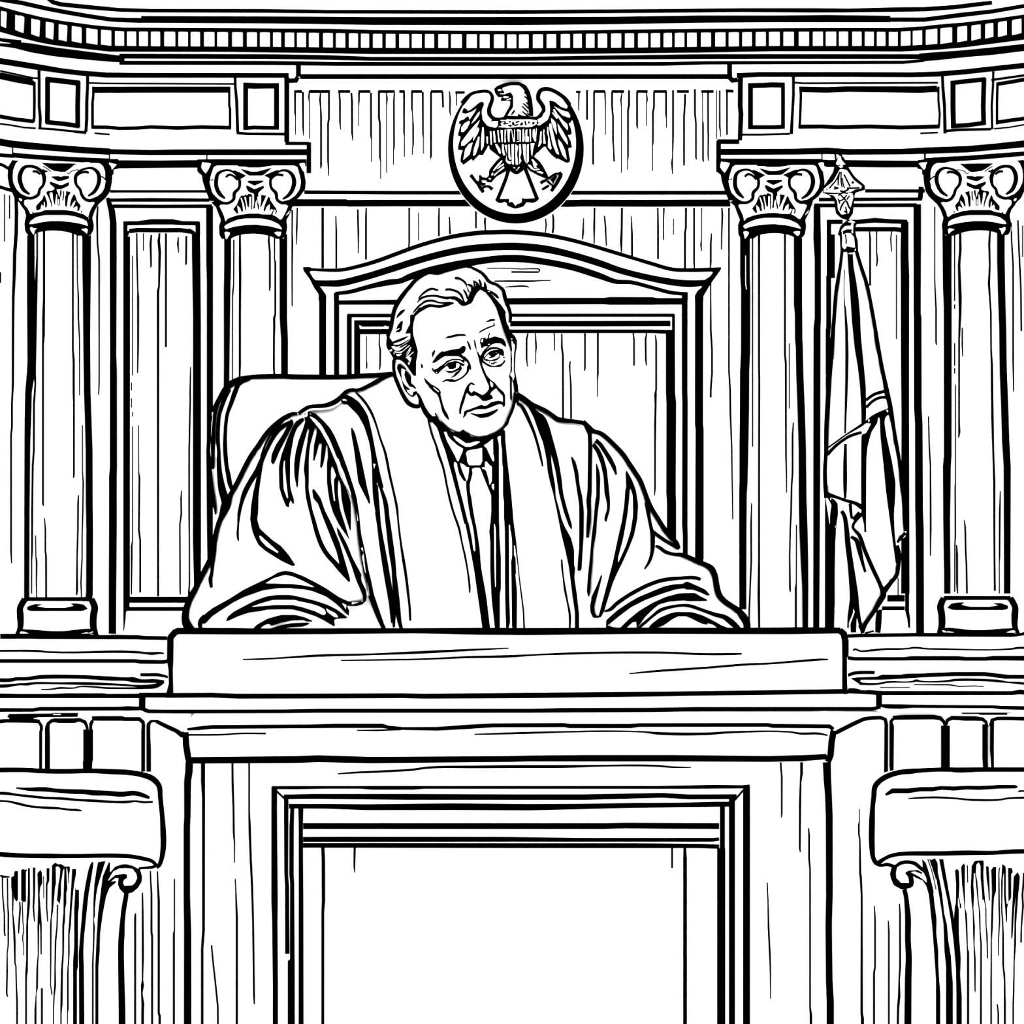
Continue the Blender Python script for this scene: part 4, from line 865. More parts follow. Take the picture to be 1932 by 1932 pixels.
ink(m, '''
L 14 357,1438 356.5,1455 353.8,1475,13 353.5,1540,12 352.5,1560,12 352.5,1690,12 354,1760,13.5 354,1880,14 353.5,2800,13
L 7.5 383,1436 383,1475 384,1505,5.5 384,1755,5 381.5,1790,4.5 381.5,2800,4.8
L 3.5 438.5,1438 438.8,1475,4 440.5,1525,3.6 441,1570 442.3,1590,2.5 442.3,1628,1.8 ; L 3 470,1438 470,1530,3 471,1560,4.5 473,1620,4 475.5,1670 477.5,1740,3.5 479.3,1880,3.5 479.8,1895,2
L 2 443.8,1658 444.5,1670 446.8,1730,4 446.5,2800,4.6 ; L 2.8 399,1783 402,1815,3 407,1860,3 411,1900,3.2 416,2800,3.4
L 15 1560,1438 1561,1470,14 1563,1500,13 1564.5,1540,13 1564.8,1690,12.5 1563.5,1745,12 1564.5,1850,12.5 1566.5,1890,13.5 1566.5,2800,13.5
L 3 1473,1438 1473.5,1450 1475,1465,3.3 1475,1535,3 1474.3,1543,1.6 ; L 5 1512.3,1438 1512.3,1460,5 1510.5,1475,3.2 1509.5,1515,4 1509,1600,3.4 1510,1608,2
L 2 1525.5,1562 1526.5,1575,3.3 1526.5,1620 1528.3,1640,3 1528.3,1900 1530,1915,4.5 1529,2800,4.5 ; L 2 1447.5,1665 1449,1700,2 1450,1750,3.2 1452.5,1800 1453.7,1840,2.4 1453.7,1885,1.5
S 2 637,1460 665,1458,3.4 720,1455.5,4 780,1452,4 805,1448.5,4 900,1447,5 960,1446.5,5.5 1080,1446,5 1120,1445,3.5 1240,1445,3.5 1270,1447.5,3 1304,1448,1.7
''', plane(YB+0.07), True)
m.build('body', e)
m = MB(); frame(m, 512, 1482, 1415, 2900, 30, YB+0.055, 0.015, True)
ink(m, '''
L 10.5 517.5,1484 517.3,1530,10.5 518,1700,12 518.5,1740,10 519.5,1860,9.5 519,2800,10
L 5.5 513,1486 560,1486,6 620,1485.5,5 680,1485.5,5 700,1486.3,7 780,1486.3,7 800,1485.6,5.3 1240,1485.6,5.5 1300,1485,6.5 1350,1484.3,7 1400,1484.5,6 1415,1483,6
L 8.5 535,1503.5 590,1502.5,9 760,1503.5,11 966,1504,10.5 1100,1504,10.5 1250,1500.5,9 1300,1503.5,9 1390,1503,9
L 8 540,1503 540,1540,8 540,1650,7 541.5,1670,7.2 542,1800,8
L 3.5 519,1490 538,1508 ; L 3.5 1402,1491 1386,1510
L 13 1408.5,1483 1408.5,2800,12.7 ; L 11 1381,1504 1381,2800,11
''', plane(YB+0.055), True)
m.build('outer_frame', e)
m = MB(); frame(m, 543, 1510, 1378, 2860, 20, YB+0.062, 0.008, True)
ink(m, '''
L 8.5 545,1521 620,1521.3,9 690,1523,11 850,1522,12.5 1000,1523,12 1100,1521.5,10 1200,1519.5,9 1280,1519,8.5 1330,1518,9.5 1382,1516.5,10
L 7 551.5,1525 550.3,1560,8 550,1650 551.3,1665,7.5 551.5,1810,8.5 548,1820,16 547.5,1850,17 548.5,2800,14.5
L 17 547.5,1812 547.5,1880,17 ; L 9.5 567.5,1524 567.5,1560,7.5 568,1700,8.5 568,2800,11
L 9 1363,1521 1363,1600,9 ; L 15 1360.7,1600 1360.7,2800,15
''', plane(YB+0.062), True)
m.build('inner_frame', e)
m = MB(); plate(m, rect(562, 1528, 1360, 2842), YB+0.067, 0.004)
ink(m, '''
L 11 572,1558.5 1140,1558.5,11 1180,1557.5,10.5 1240,1558,11 1357,1558.5,11
L 9 572,1583.7 640,1583.5,9.5 950,1583.5,9 1100,1584.5,7 1345,1584.5,7 1357,1583,6 ; L 8.5 572,1595 700,1595,9 1000,1595.5,9 1200,1595.5,9 1320,1596,8 1357,1597.5,8
L 6 609,1597 610,1620,6.5 610.3,1700,6.3 609,1720,5.2 608.7,2800,5.5 ; L 4 669.5,1597 669,1605,4 668.5,1635,3.3 669.5,1647,1.5
L 5 1292,1598 1292.5,1620,6.8 1292.5,2800,6.8 ; L 3.3 1268,1598 1268,1638
''', plane(YB+0.067), True)
m.build('recessed_board', e)

# ================================================================== bench wings
YG = 3.75
def wing(name, label, text_top, text_mid, panels, text_body, rail, ledge, body):
    x0, x1 = body
    e = empty(name, P((x0+x1)/2, 1200, YG)); e.location.z = 0; tag(e, label, 'bench wing', 'bench wings'); bpy.context.view_layer.update()
    m = MB(); plate(m, rect(rail[0], 1199, rail[1], 1308), YG, 0.35); ink(m, text_top, plane(YG), True); m.build('top_rail', e)
    m = MB(); plate(m, rect(ledge[0], 1308, ledge[1], 1344), YG+0.01, 0.3); ink(m, text_mid, plane(YG+0.01), True); m.build('ledge', e)
    m = MB(); plate(m, rect(x0, 1344, x1, 1200+(EYE)*F/(YG+0.04)), YG+0.04, 0.25); ink(m, text_body, plane(YG+0.04), True); m.build('body', e)
    for poly, t in panels:
        m = MB(); plate(m, poly, YG+0.025, 0.015); ink(m, t, plane(YG+0.025), True); m.build('panel', e)
def rp(a, b, y0, y1): return [(a, y0+14), (a+4, y0+4), (a+14, y0), (b-14, y0), (b-4, y0+4), (b, y0+14), (b, y1), (a, y1)]
wing('bench_wing', 'left white bench wing with grained rails and a row of rounded panels', '''
@ 0 966 4
L 36 0,938 250,938,36 290,942,32 1040,945,32 1090,950,28 1260,952,28
S 14 -20,1048 300,1050,16 350,1056,14 1040,1058,18 1090,1064,16 1150,1068,22 1200,1064,16 1238,1067,10
L 28 -20,1124 1020,1124,28 1060,1130,30 1230,1132,28 1268,1125,26
S 28 -20,1268 80,1268,28 120,1260,26 200,1258,26 310,1245,30 620,1245,28 830,1257,32 960,1262,28 1000,1265,40 1060,1275,28 1170,1275,28 1240,1278,14
S 24 -20,1314 50,1312,24 150,1300,16 200,1300,20 260,1292,18 450,1293,16 620,1294,22 880,1302,16 930,1305,16 1030,1312,14 1170,1310,28 1235,1280,14
L 22 1058,1228 1190,1228,24 1240,1238,20 1272,1248,14
S 8 310,1339 380,1338,10 450,1328,14 560,1328,10 600,1318,10 700,1320,12 800,1328,14 950,1330,14 1080,1330,14
S 10 1080,1330 1180,1318,20 1235,1285,16
L 34 -20,1387 150,1389,30 390,1389,30 500,1386,36 780,1386,36 810,1389,30 1080,1388,32 1150,1384,36 1280,1384,36
''', '''
@ 0 966 4
L 28 -20,1494 250,1494,26 300,1486,28 900,1484,28 960,1482,34 1040,1483,28 1065,1480,26
''', [
 (rp(-60, 78, 1358, 1460), '@ 0 966 4\nL 30 -20,1582 50,1576,26 250,1576,30 300,1582,28 ; L 20 290,1580 312,1615,22 312,1640 306,1660,20 306,1960,20'),
 (rp(86, 172, 1356, 1460), '@ 0 966 4\nL 36 358,1960 358,1700,36 357,1630,34 365,1595,24 390,1576,26 415,1572,30 440,1575,34 560,1575,34 600,1568,26 640,1585,26 652,1610,22 660,1640,20 ; L 72 665,1640 665,1880,72 ; L 72 661,1880 660,1960,64'),
 (rp(168, 274, 1353, 1460), '@ 0 966 4\nL 18 685,1650 685,1600,24 700,1575,24 ; L 32 693,1558 750,1558,34 920,1558,34 940,1563,28 1050,1563,28 1078,1585,26 1082,1610,26 1080,1660,28 1080,1960,28'),
 ], '''
@ 0 966 4
F 55,1545 70,1525 390,1522 410,1518 590,1518 585,1530 585,1545 290,1548 250,1555 250,1590 70,1592 75,1560
W 402,1524 460,1524 460,1532 400,1532
L 36 1121,1960 1121,1780,34 1118,1690,30 1117,1640,30 1122,1600,24 1140,1578,16 1185,1578,16 ; L 26 1180,1580 1260,1620,30 1330,1652,30 1370,1682,36 1385,1680,40 1412,1650,20
@ 0 1449 4
L 8 1135,775 1137,850,10 1143,950,12 1143,1240,14 1148,1270,14 1148,7180,14 ; L 8 1188,778 1192,900,12 1198,1000,16 1198,1850,15 1205,1870,16 1207,7180,20
L 8 1075,940 1077,1080,12 1078,1420,14 1076,1600,8 1075,1640,22 1070,1700,10 1078,1780,20 1076,1860,18 1075,7180,22 ; L 8 1023,1095 1020,1120,14 1019,7180,14 ; L 8 1316,836 1316,1230,8 1312,1250,14 1312,7180,14
''', (-60, 319), (-60, 270), (-60, 360))
wing('bench_wing.001', 'right white bench wing with grained rails and a row of rounded panels', '''
@ 1449 1120 4
L 26 600,320 700,316,26 1100,310,26 1840,311,30 1870,315,18 1960,296,26
S 10 640,430 655,420,14 700,434,12 780,428,16 900,418,14 940,418,14 1050,415,12 1105,408,14 1200,416,12 1300,418,12 1840,417,13 1880,410,16 1960,410,16
L 26 600,484 650,492,26 1030,492,26 1080,488,32 1440,488,32 1490,492,28 1640,492,28 1700,487,34 1960,488,36
S 22 600,618 650,600,24 700,595,24 807,595,24
F 622,638 680,632 820,628 860,612 1000,612 1040,605 1180,602 1200,600 1400,592 1640,592 1750,605 1820,613 1960,614 1960,642 1790,642 1700,630 1640,622 1400,622 1200,630 1040,640 860,650 700,650 695,662 720,675 700,688
S 18 690,680 820,682,14 900,668,14 1090,664,12 1120,656,18 1150,662,12 1370,658,16 1400,653,18 1640,653,18 1760,662,18 1800,668,12 1900,675,18 1960,682,18
L 6 845,708 1072,708 ; L 7 1100,686 1370,688,10 1440,700,8 1560,697,8 1630,701,6
L 30 598,730 650,726,24 700,736,24 800,742,24 840,750,30 1840,750,28 1900,742,36 1960,748,32
''', '''
@ 1449 1120 4
L 24 860,846 900,850,32 1000,852,34 1090,850,24 1330,852,22 1700,854,22 1760,860,26 1960,864,28
''', [
 (rp(1679, 1780, 1353, 1460), '@ 1449 1120 4\nL 24 935,1360 932,1300,32 934,1000,34 928,965,20 945,945,24 ; L 30 940,938 1010,934,34 1250,932,34 1300,940,30 1325,965,22 1338,1000,20 ; L 66 1339,995 1339,1320,66'),
 (rp(1784, 1862, 1354, 1460), '@ 1449 1120 4\nL 24 1342,990 1355,955,24 1390,938,30 ; L 28 1380,937 1480,942,34 1560,942,34 1620,948,26 1645,970,22 1655,1010,16 ; L 40 1638,985 1638,1240,40 1642,1320,36'),
 (rp(1868, 2000, 1356, 1460), '@ 1449 1120 4\nL 16 1675,1000 1690,955,22 1730,943,26 1780,942,26 1960,945,28 ; L 28 1692,955 1690,1180,28 1695,1310,20 1692,1330,16'),
 ], '''
@ 1449 1120 4
F 1456,888 1480,887 1700,887 1720,893 1833,893 1833,899 1805,900 1803,914 1600,914 1590,907 1466,907
L 30 512,1050 640,985,30 720,948,28 780,938,28 850,936,26 885,950,24 892,985,26 890,1370,28
@ 1449 1449 4
L 6 690,308 690,400 685,430,12 686,500 693,540,10 696,800,16 700,820 707,960,14 707,1850,18 713,1890,22 707,7180,20
L 7 803,1040 808,1150,12 808,1500 800,1550,14 800,7180,14 ; L 7 908,1152 912,1230,12 912,7180,14 ; L 7 992,1022 996,1100,12 997,1500,14 990,1600,10 990,1720,18 982,1810,16 980,1900 987,7180,20
''', (1599, 2000), (1661, 2000), (1562, 2000))

# ================================================================== pedestals at the lower corners
YC = 3.2
def pedestal(name, label, slab, slab_ink, bracket, bracket_ink, apron, apron_ink):
    cx = (slab[0][0]+slab[3][0])/2
    e = empty(name, (P(cx, 1200, YC)[0], YC, 0)); tag(e, label, 'pedestal', 'fluted pedestals in the lower corners')
    m = MB(); plate(m, slab, YC, 0.3, taper=True); ink(m, slab_ink, plane(YC), True); m.build('top_block', e)
    m = MB(); plate(m, bracket, YC+0.03, 0.2, taper=True); ink(m, bracket_ink, plane(YC+0.03), True); m.build('scroll_bracket', e)
    m = MB(); plate(m, apron, YC+0.035, 0.18, taper=True); ink(m, apron_ink, plane(YC+0.035), True); m.build('fluted_apron', e)
FOOT = 1200+EYE*F/(YC+0.03)-2
pedestal('fluted_pedestal', 'left corner pedestal with rounded block top, scroll bracket and fluted apron',
 tpts(0, 1449, 4, '-260,5 300,10 700,15 1060,35 1150,65 1210,120 1228,200 1245,400 1248,580 1225,710 1195,755 1170,750 1150,715 1080,690 960,675 -260,665'),
 '''
@ 0 1449 4
S 36 -20,15 200,15,34 300,22,36 500,25,36 700,22,36 850,28,40 950,32,40 1060,48,40 1150,80,44 1200,135,40 1210,220,36 1218,300,36 1225,370,36 1232,500,44 1232,600,42 1218,690,34 1200,735,30 1180,752,24
S 34 -20,650 50,655,36 200,662,34 380,664,36 500,665,32 960,665,32 1020,672,30 1080,684,30 1150,705,26 1175,735,24 1150,748,22 1110,752,20 1045,758,16
S 10 120,150 170,156,18 220,160,26 350,162,34 400,168,30 550,178,36 640,180,36 700,187,40 800,190,38 920,198,38 1010,190,36 1060,200,34 1110,218,26 1130,226,16
S 22 -20,190 60,193,22 120,202,18 240,215,20 340,225,18 460,230,20 600,242,18 720,248,20 860,256,18 960,256,20 1020,250,14 1080,258,16 1155,256,14
S 14 -20,248 60,252,14 120,265,18 220,288,18 290,296,16 350,300,20 440,304,16 520,314,16 590,318,16 618,322,8
''',
 tpts(0, 1449, 4, '670,660 800,660 980,670 1140,700 1170,745 1070,755 1072,840 1040,900 975,940 940,1120 935,1300 940,1600 948,1932 948,8500') + [(237, FOOT), (150, FOOT)] + tpts(0, 1449, 4, '600,2500 600,1500 610,1280 650,900'),
 '''
@ 0 1449 4
S 12 700,710 690,740,24 668,850,34 650,960,34 640,1050,34 630,1160,32 618,1290,30 612,1400,34 614,1500,36 614,8590,38
F 740,712 795,702 765,800 738,890 725,960 716,1060 716,1120 708,1140 716,1200 706,1460 706,1830 710,8590 696,8590 694,1480 702,1300 705,1000 712,880 730,760
F 822,708 830,720 828,790 870,745 920,728 950,726 1000,738 1058,770 1072,820 1068,860 1040,905 1000,938 975,945 935,945 905,915 890,880 895,830 870,830 820,870 800,890 870,852 876,862 825,905 800,970 775,1100 755,1250 752,1380 742,1500 738,8590 720,8590 720,1480 728,1300 740,1100 765,900 775,820
W 855,780 900,758 950,755 1000,760 1030,800 1035,830 1020,865 1000,885 940,890 928,870 935,845 958,830 958,805 940,798 870,808 815,852 830,820 
S 10 800,890 830,868 872,858
S 30 955,925 952,960,34 935,1060,36 925,1150,36 918,1260,44 914,1330,44 916,1600,46 920,1800,50 922,8590,58
''',
 tpts(0, 1449, 4, '-260,660 700,660 640,960 605,1300 600,1500 600,8500') + [(150, FOOT), (-65, FOOT)],
 '''
@ 0 1449 4
L 14 0,812 30,820,16 74,822,8 ; L 10 18,820 20,960 32,1100 33,1230,12 38,1270,10 ; L 9 56,830 58,1040 63,1100,12 62,1330,10 54,1400,8 54,1530,12 50,1700,12 57,1728,8
F 85,825 105,815 110,778 135,778 135,990 125,1010 108,985 105,950 100,1100 112,1200 118,1300 118,1470 125,1500 128,1640 135,1760 140,8590 130,8590 122,1780 115,1500 108,1470 100,1250 92,1100 90,940 85,900
L 8 148,1008 152,1060,12 145,1150 142,1200,12 140,1250,8 ; F 160,770 175,762 195,775 195,1010 175,1010 160,1000 ; L 7 168,1010 172,1150 178,1230,8 170,1280 178,1350,6 178,1416,6
L 12 197,765 198,780 ; F 212,755 225,755 226,1030 212,1160 210,1530 203,1580 203,8590 190,8590 190,1550 197,1450 197,1200 205,1050 210,960
L 18 257,750 257,950,14 252,1050,12 260,1160,8 ; F 282,795 305,768 316,790 318,870 303,900 298,960 305,1050 315,1180 315,1408 306,1405 304,1250 300,1170 295,1200 293,1400 288,1480 286,1660 275,1700 272,8590 258,8590 260,1830 272,1680 274,1520 285,1400 282,1200 288,1040 286,900
L 6 328,815 330,985,6 ; L 22 362,755 362,850,18 352,880,12 352,1050,10 360,1160,8
F 393,735 415,715 440,728 460,725 490,745 525,742 528,770 520,800 520,870 515,870 512,800 508,760 500,750 505,870 508,915 500,940 500,1020 492,1060 490,1150 485,1190 482,1400 475,1500 472,1780 465,1850 462,8590 446,8590 455,1830 460,1530 470,1400 470,1180 478,1100 480,960 485,800 485,755 475,775 460,870 460,960 450,1030 440,1010 430,1000 435,940 440,880 450,830 455,760 440,742 420,745 422,870 415,900 408,980 400,1080 390,1130 388,1400 385,1640 395,1700 388,1728 378,1640 377,1190 388,1060 390,900
L 10 434,1030 430,1200,10 420,1300,12 415,1500,10 416,1640,14 408,1720,10 403,1830,8 400,8590,12
F 545,763 573,763 573,800 558,880 548,980 540,1080 535,1180 525,1260 526,1400 518,1500 518,1820 512,1850 508,8590 500,8590 506,1800 506,1550 514,1430 514,1260 522,1150 532,980 540,850
F 568,892 572,920 595,920 595,1050 588,1100 588,1500 580,1530 580,8590 552,8590 552,1450 560,1350 560,1060 565,980 ; L 14 316,1660 316,8590
''')
pedestal('fluted_pedestal.001', 'right corner pedestal with rounded block top, scroll bracket and fluted apron',
 tpts(1449, 1449, 4, '2200,5 1400,-5 1000,5 880,35 800,90 780,180 765,400 765,600 785,700 830,745 870,740 850,715 900,690 990,665 1200,660 1500,650 2200,640'),
 '''
@ 1449 1449 4
S 34 1960,12 1600,12,34 1420,15,38 1380,12,34 1130,20,34 1080,25,40 1000,32,38 900,62,40 840,100,40 808,140,40 798,220,38 790,290,36 785,400,44 785,600,42 795,680,34 815,715,34 850,735,22 900,728,26 955,745,24
S 34 1960,628 1820,632,34 1700,640,30 1500,640,36 1300,645,34 1200,645,34 990,650,30 920,665,28 870,690,28 835,715,34
L 16 886,203 940,172,36 1060,172,36 1150,160,32 1240,160,32 1310,150,28 1400,155,32 1500,148,28 1600,150,30 1680,146,28 1740,142,28 1865,141,26 1885,142,10
L 8 1886,180 1900,174,12 1960,174,12
S 6 1057,231 1120,226,12 1270,222,16 1400,228,14 1480,236,14 1540,240,16 1740,240,14 1820,228,14 1930,224,16 1960,222,16
''',
 tpts(1449, 1449, 4, '830,740 855,712 1000,655 1300,655 1345,850 1395,1120 1430,1350 1440,1500 1442,8500') + [(1810, FOOT), (1714, FOOT)] + tpts(1449, 1449, 4, '1032,2500 1032,1900 1034,1200 1010,960 940,860 930,760'),
 '''
@ 1449 1449 4
S 22 940,745 962,742 1000,718,26 1060,710,26 1110,722,28 1150,755,26 1180,780,20
F 935,745 975,745 965,790 968,830 1005,868 1065,868 1060,825 1045,805 1035,792 1060,775 1130,770 1165,790 1160,800 1110,780 1075,785 1140,820 1165,838 1198,866 1170,850 1120,830 1095,815 1102,860 1095,890 1075,905 1045,912 1005,915 950,885 930,840 920,800
F 1163,688 1190,715 1215,790 1240,890 1262,980 1248,935 1258,1040 1272,1140 1270,1250 1285,1380 1285,1480 1292,1600 1300,1700 1296,8590 1268,8590 1268,1600 1255,1400 1240,1200 1225,1060 1215,960 1195,890 1165,848 1200,866 1195,830 1170,780
S 6 1205,685 1240,790 1268,918 ; S 6 1220,685 1245,760 1270,840
F 1230,695 1260,682 1280,720 1282,790 1300,870 1315,960 1330,1100 1350,1180 1360,1300 1380,1420 1388,1550 1395,1620 1394,8590 1344,8590 1344,1500 1332,1380 1325,1180 1305,1040 1285,920 1270,830 1245,760
F 1292,688 1322,688 1345,820 1370,960 1395,1090 1402,1140 1412,1040 1425,1000 1440,1070 1440,1250 1455,1440 1450,1560 1462,1720 1462,8590 1428,8590 1422,1700 1418,1500 1400,1300 1380,1150 1355,1000 1325,860
S 34 1028,915 1040,960,34 1050,1050,38 1056,1120,44 1056,1300,44 1062,1420,46 1058,1600,50 1056,8590,58
''',
 tpts(1449, 1449, 4, '1300,655 2200,640 2200,8500') + [(2000, FOOT), (1810, FOOT)] + tpts(1449, 1449, 4, '1442,2500 1440,1500 1400,1150'),
 '''
@ 1449 1449 4
F 1412,775 1425,762 1440,775 1445,880 1440,970 1448,1000 1452,1060 1435,975 1432,1060 1415,1100 1412,1150 1405,1140 1418,1020 1420,880
F 1458,745 1478,720 1486,735 1485,870 1488,1060 1500,1100 1505,1190 1508,1360 1518,1390 1518,8590 1502,8590 1502,1380 1492,1180 1485,1070 1475,960 1465,880 ; L 7 1505,732 1507,866 ; L 10 1452,1020 1453,1060
F 1538,740 1560,702 1590,698 1625,698 1628,715 1625,800 1628,870 1638,1000 1648,1060 1650,1200 1658,1260 1662,1448 1652,1430 1650,1330 1642,1180 1640,1050 1628,990 1618,1000 1615,930 1605,830 1605,740 1590,710 1572,730 1568,790 1580,860 1590,1000 1602,1100 1605,1230 1614,1330 1614,1870 1605,8590 1592,8590 1600,1870 1602,1330 1595,1200 1590,1060 1578,960 1562,790 1552,800 1550,880 1555,960 1550,1060 1562,1200 1558,1330 1568,1440 1568,1700 1558,1680 1555,1440 1548,1250 1545,1080 1535,1000 1530,900
F 1645,740 1665,745 1670,830 1675,1000 1668,1000 1660,900 1650,830 ; F 1685,770 1700,748 1722,748 1720,930 1705,980 1700,1090 1697,1200 1690,1300 1690,1530 1690,8590 1678,8590 1678,1640 1680,1400 1685,1100 1690,930
L 8 1747,750 1742,800 1745,1050,12 1748,1150,10 1740,1300,8 1740,1418,6
F 1768,725 1790,740 1795,760 1795,960 1802,1030 1815,1010 1812,755 1840,755 1848,785 1835,800 1835,980 1812,1015 1805,1060 1805,1168 1798,1160 1790,1060 1782,960 1780,790 1772,830 1768,1060 1775,1150 1780,1250 1782,1500 1790,1560 1795,1780 1797,8590 1783,8590 1780,1600 1768,1480 1768,1200 1760,1080 1760,860
F 1855,820 1885,785 1900,820 1898,860 1888,960 1880,1080 1872,1180 1872,1330 1862,1460 1862,1560 1856,1800 1856,8590 1842,8590 1845,1780 1852,1550 1858,1300 1862,1100 1870,970 1858,1060 1850,1200 1845,1280 1835,1290 1838,1150 1845,1020
L 14 1932,790 1928,870 1920,960,14 1925,1040,14 1912,1200,10 1910,1320,12 ; L 8 1730,1780 1738,1850,12 1740,8590,12
''')
# ================================================================== the judge's chair
YK = 4.55
e = empty('judge_chair', P(650, 1200, 4.4)); e.location.z = 0.62; bpy.context.view_layer.update()
tag(e, 'high-backed padded chair with rounded piped corner behind the judge', 'chair')
bk = pts('400,780 404,765 411,752 418,744 425,733 434,722 446,714 470,710 500,709 560,707 640,708 740,706 860,706 900,712 915,740 920,900 915,1200 905,1600 415,1600 410,1200 408,980 402,915 397,850')
m = MB(); puff(m, bk, YK, 0.06, 0.05, 12, 1.0, smooth=False); s = surf_of([m], YK, 3.0)
ink(m, '''
@ 340 690 4
S 14 440,92 480,87,20 560,82,30 640,80,32 760,78,32 860,82,34 1000,83,34 1250,82,32 1380,74,32 1500,70,34 1600,62,34
S 20 445,92 385,122,24 345,160,30 300,240,34 262,310,28 245,350,20
S 20 530,98 450,118,24 395,140,26 350,175,30 300,250,30 268,330,26 255,440,24 248,560,30 246,700,24 248,780,16
F 250,330 238,420 205,560 200,610 208,680 240,800 250,900 262,980 272,1060 272,1120 262,1125 256,1090 248,1060 232,1045 205,1000 205,560
S 8 381,180 350,222,24 320,290,28 295,370,26 286,460,28 284,560,28 291,650,26 291,720,32 298,820,40 315,930,56 340,1020,60 345,1060,56
S 8 528,105 475,120,20 440,142,30 415,195,36 385,280,32 355,365,26 345,430,26 340,500,26 338,600,30 342,680,32 350,760,30 362,820,34 375,890,34 390,935,26
''', s); m.build('backrest', e, True)
m = MB(); box(m, -0.42, -0.06, 4.12, 4.5, 1.08, 1.15); m.build('seat', e)
m = MB(); cyl(m, -0.24, 4.31, 0.68, 1.08, 0.04); m.build('pedestal_leg', e)
m = MB(); cyl(m, -0.24, 4.31, 0.62, 0.68, 0.24, 0.08); m.build('base', e)

# ================================================================== the judge
pe = empty('judge', P(850, 1200, 4.25)); pe.location.z = 1.15; bpy.context.view_layer.update()
tag(pe, 'elderly person in a pleated judicial robe and tie leaning on the bench', 'person')
YH = 4.02
head = pts('877,504 888,505.5 900,510.5 912,518 922,529 928,535 944,541 951,552 954,566 957,578 962,590 963.5,605 961.5,620 962.5,630 970,640 974,652 973,672 971.5,690 972.5,708 976,725 978.5,741 976,752 974,764 969.5,776 963,788 957,799 950,808 940,815 928,820 915,823.5 903.5,826.5 888,822.5 877,816 866,817.5 856,815 846,809.5 836,800 826,790 816,778 808,764 801,752 796,742 793,733 780,722 765,700 748,684 741,676 737,666 731,654 732,645 733.5,633 737,615 739,600 742,583 748,571 757,558 770,540 782,527 795,517 806,513 815,512.5 826,515.5 840,511.5 858,507')
body = MB()
puff(body, head, YH, 0.22, 0.14, 6.5, 1.15, smooth=False, bumps=[
    (903, 722, 13, 22, 0.013), (905, 742, 12, 9, 0.012), (899, 695, 9, 24, 0.006), (917, 742, 7, 6, 0.004), (890, 741, 7, 7, 0.004),
    (850, 690, 15, 9, -0.007), (933, 668, 13, 9, -0.006), (848, 672, 22, 6, 0.005), (932, 650, 18, 6, 0.005),
    (908, 776, 24, 7, 0.006), (912, 790, 22, 6, 0.004), (903, 811, 20, 10, 0.006), (835, 735, 16, 14, 0.004), (903, 765, 16, 5, -0.002)])
ear = pts('743,684 748,680 756,679 765,684 774,696 781,707 785,722 789,738 795,750 797,760 791,766 782,766 772,760 764,748 757,735 750,722 744,712 742,698')
puff(body, ear, YH-0.005, 0.014, 0.02, 4, 0.8, smooth=False)
puff(body, pts('812,770 960,770 958,850 960,870 800,870 806,850'), 4.17, 0.04, 0.05, 10, 1.0, smooth=False)
# chest, waist, upper arms and forearms under the robe, one body resting on the seat
puff(body, pts('800,860 960,860 1080,880 1140,960 1160,1100 1110,1180 1090,1300 1110,1500 1080,1575 640,1575 600,1500 620,1300 610,1180 560,1080 580,960 680,880'), 4.27, 0.06, 0.07, 24, 0.5)
LEAN = lambda x, y: 0.08*min(max((900-y)/100.0, 0), 1)-0.13*min(max((y-900)/290.0, 0), 1)
torso = MB()
puff(torso, pts('565,781 582,767 610,765 627,762 641,751 651,740 662,735.5 675,735.5 697,726 725,711 740,705 770,712 800,716 960,716 976,741 986,751 1003,764 1016,768.5 1034,777 1049,787 1066,792.5 1086,795 1102,797.5 1113,805 1150,880 1190,960 1215,1050 1200,1195 1170,1300 1160,1570 560,1570 545,1300 520,1195 480,1000 510,880'),
     4.22, 0.14, 0.13, 14, 0.9, smooth=False, lean=lambda x, y: -0.05*min(max((y-880)/300.0, 0), 1))
sl = MB(); sr = MB()
lp = pts('563,781 550,783 540,786 527,793 515,803 505,814 495,828 487,840 478,852 470,865 462,881 454,897 446,911 438,926 430,943 422,961 415,977 410,992 406,1010 403,1027 400,1046 393,1062 385,1078 377,1090 369,1106 360,1125 354,1139 350,1152 348,1166 352,1178 360,1195 625,1195 640,1180 655,1158 661,1141 690,1133 694,1122 694,1108 690,1082 686,1045 680,1008 674,972 667,935 652,892 635,850 617,809 602,792 585,780')
rp_ = pts('1111,803 1124,810 1138,820 1156,835 1176,856 1193,881 1208,907 1218,932 1229,957 1241,977 1252,994 1264,1010 1276,1025 1284,1037 1292,1049 1309,1056 1326,1062 1343,1073 1351,1090 1353,1110 1360,1127 1376,1140 1396,1156 1409,1174 1411,1195 1143,1195 1143,1176 1130,1166 1118,1165 1113,1142 1110,1125 1108,900')
puff(sl, lp, 4.06, 0.12, 0.1, 11, 0.8, smooth=False, lean=LEAN)
puff(sr, rp_, 4.06, 0.12, 0.1, 11, 0.8, smooth=False, lean=LEAN)
dflt = lambda x, y: 4.06+LEAN(x, y) if (x < 640 or x > 1108) else 4.2
base_s = surf_of([torso], 4.2, 2.0)
st = MB()
shell(st, pts('655,742 675,737 700,727 742,708 793,758 808,790 824,830 838,880 850,930 862,990 880,1070 895,1130 905,1192 742,1192 735,1130 722,1020 712,920 700,850 685,800'), base_s, 0.003, 12)
st2 = MB()
shell(st2, pts('980,748 1000,762 1022,790 1036,850 1048,930 1062,1000 1075,1080 1086,1192 992,1192 985,1120 975,1040 966,960 958,880 954,820 970,780'), base_s, 0.003, 12)
rs = surf_of([torso, sl, sr, st, st2], dflt, 3.5)
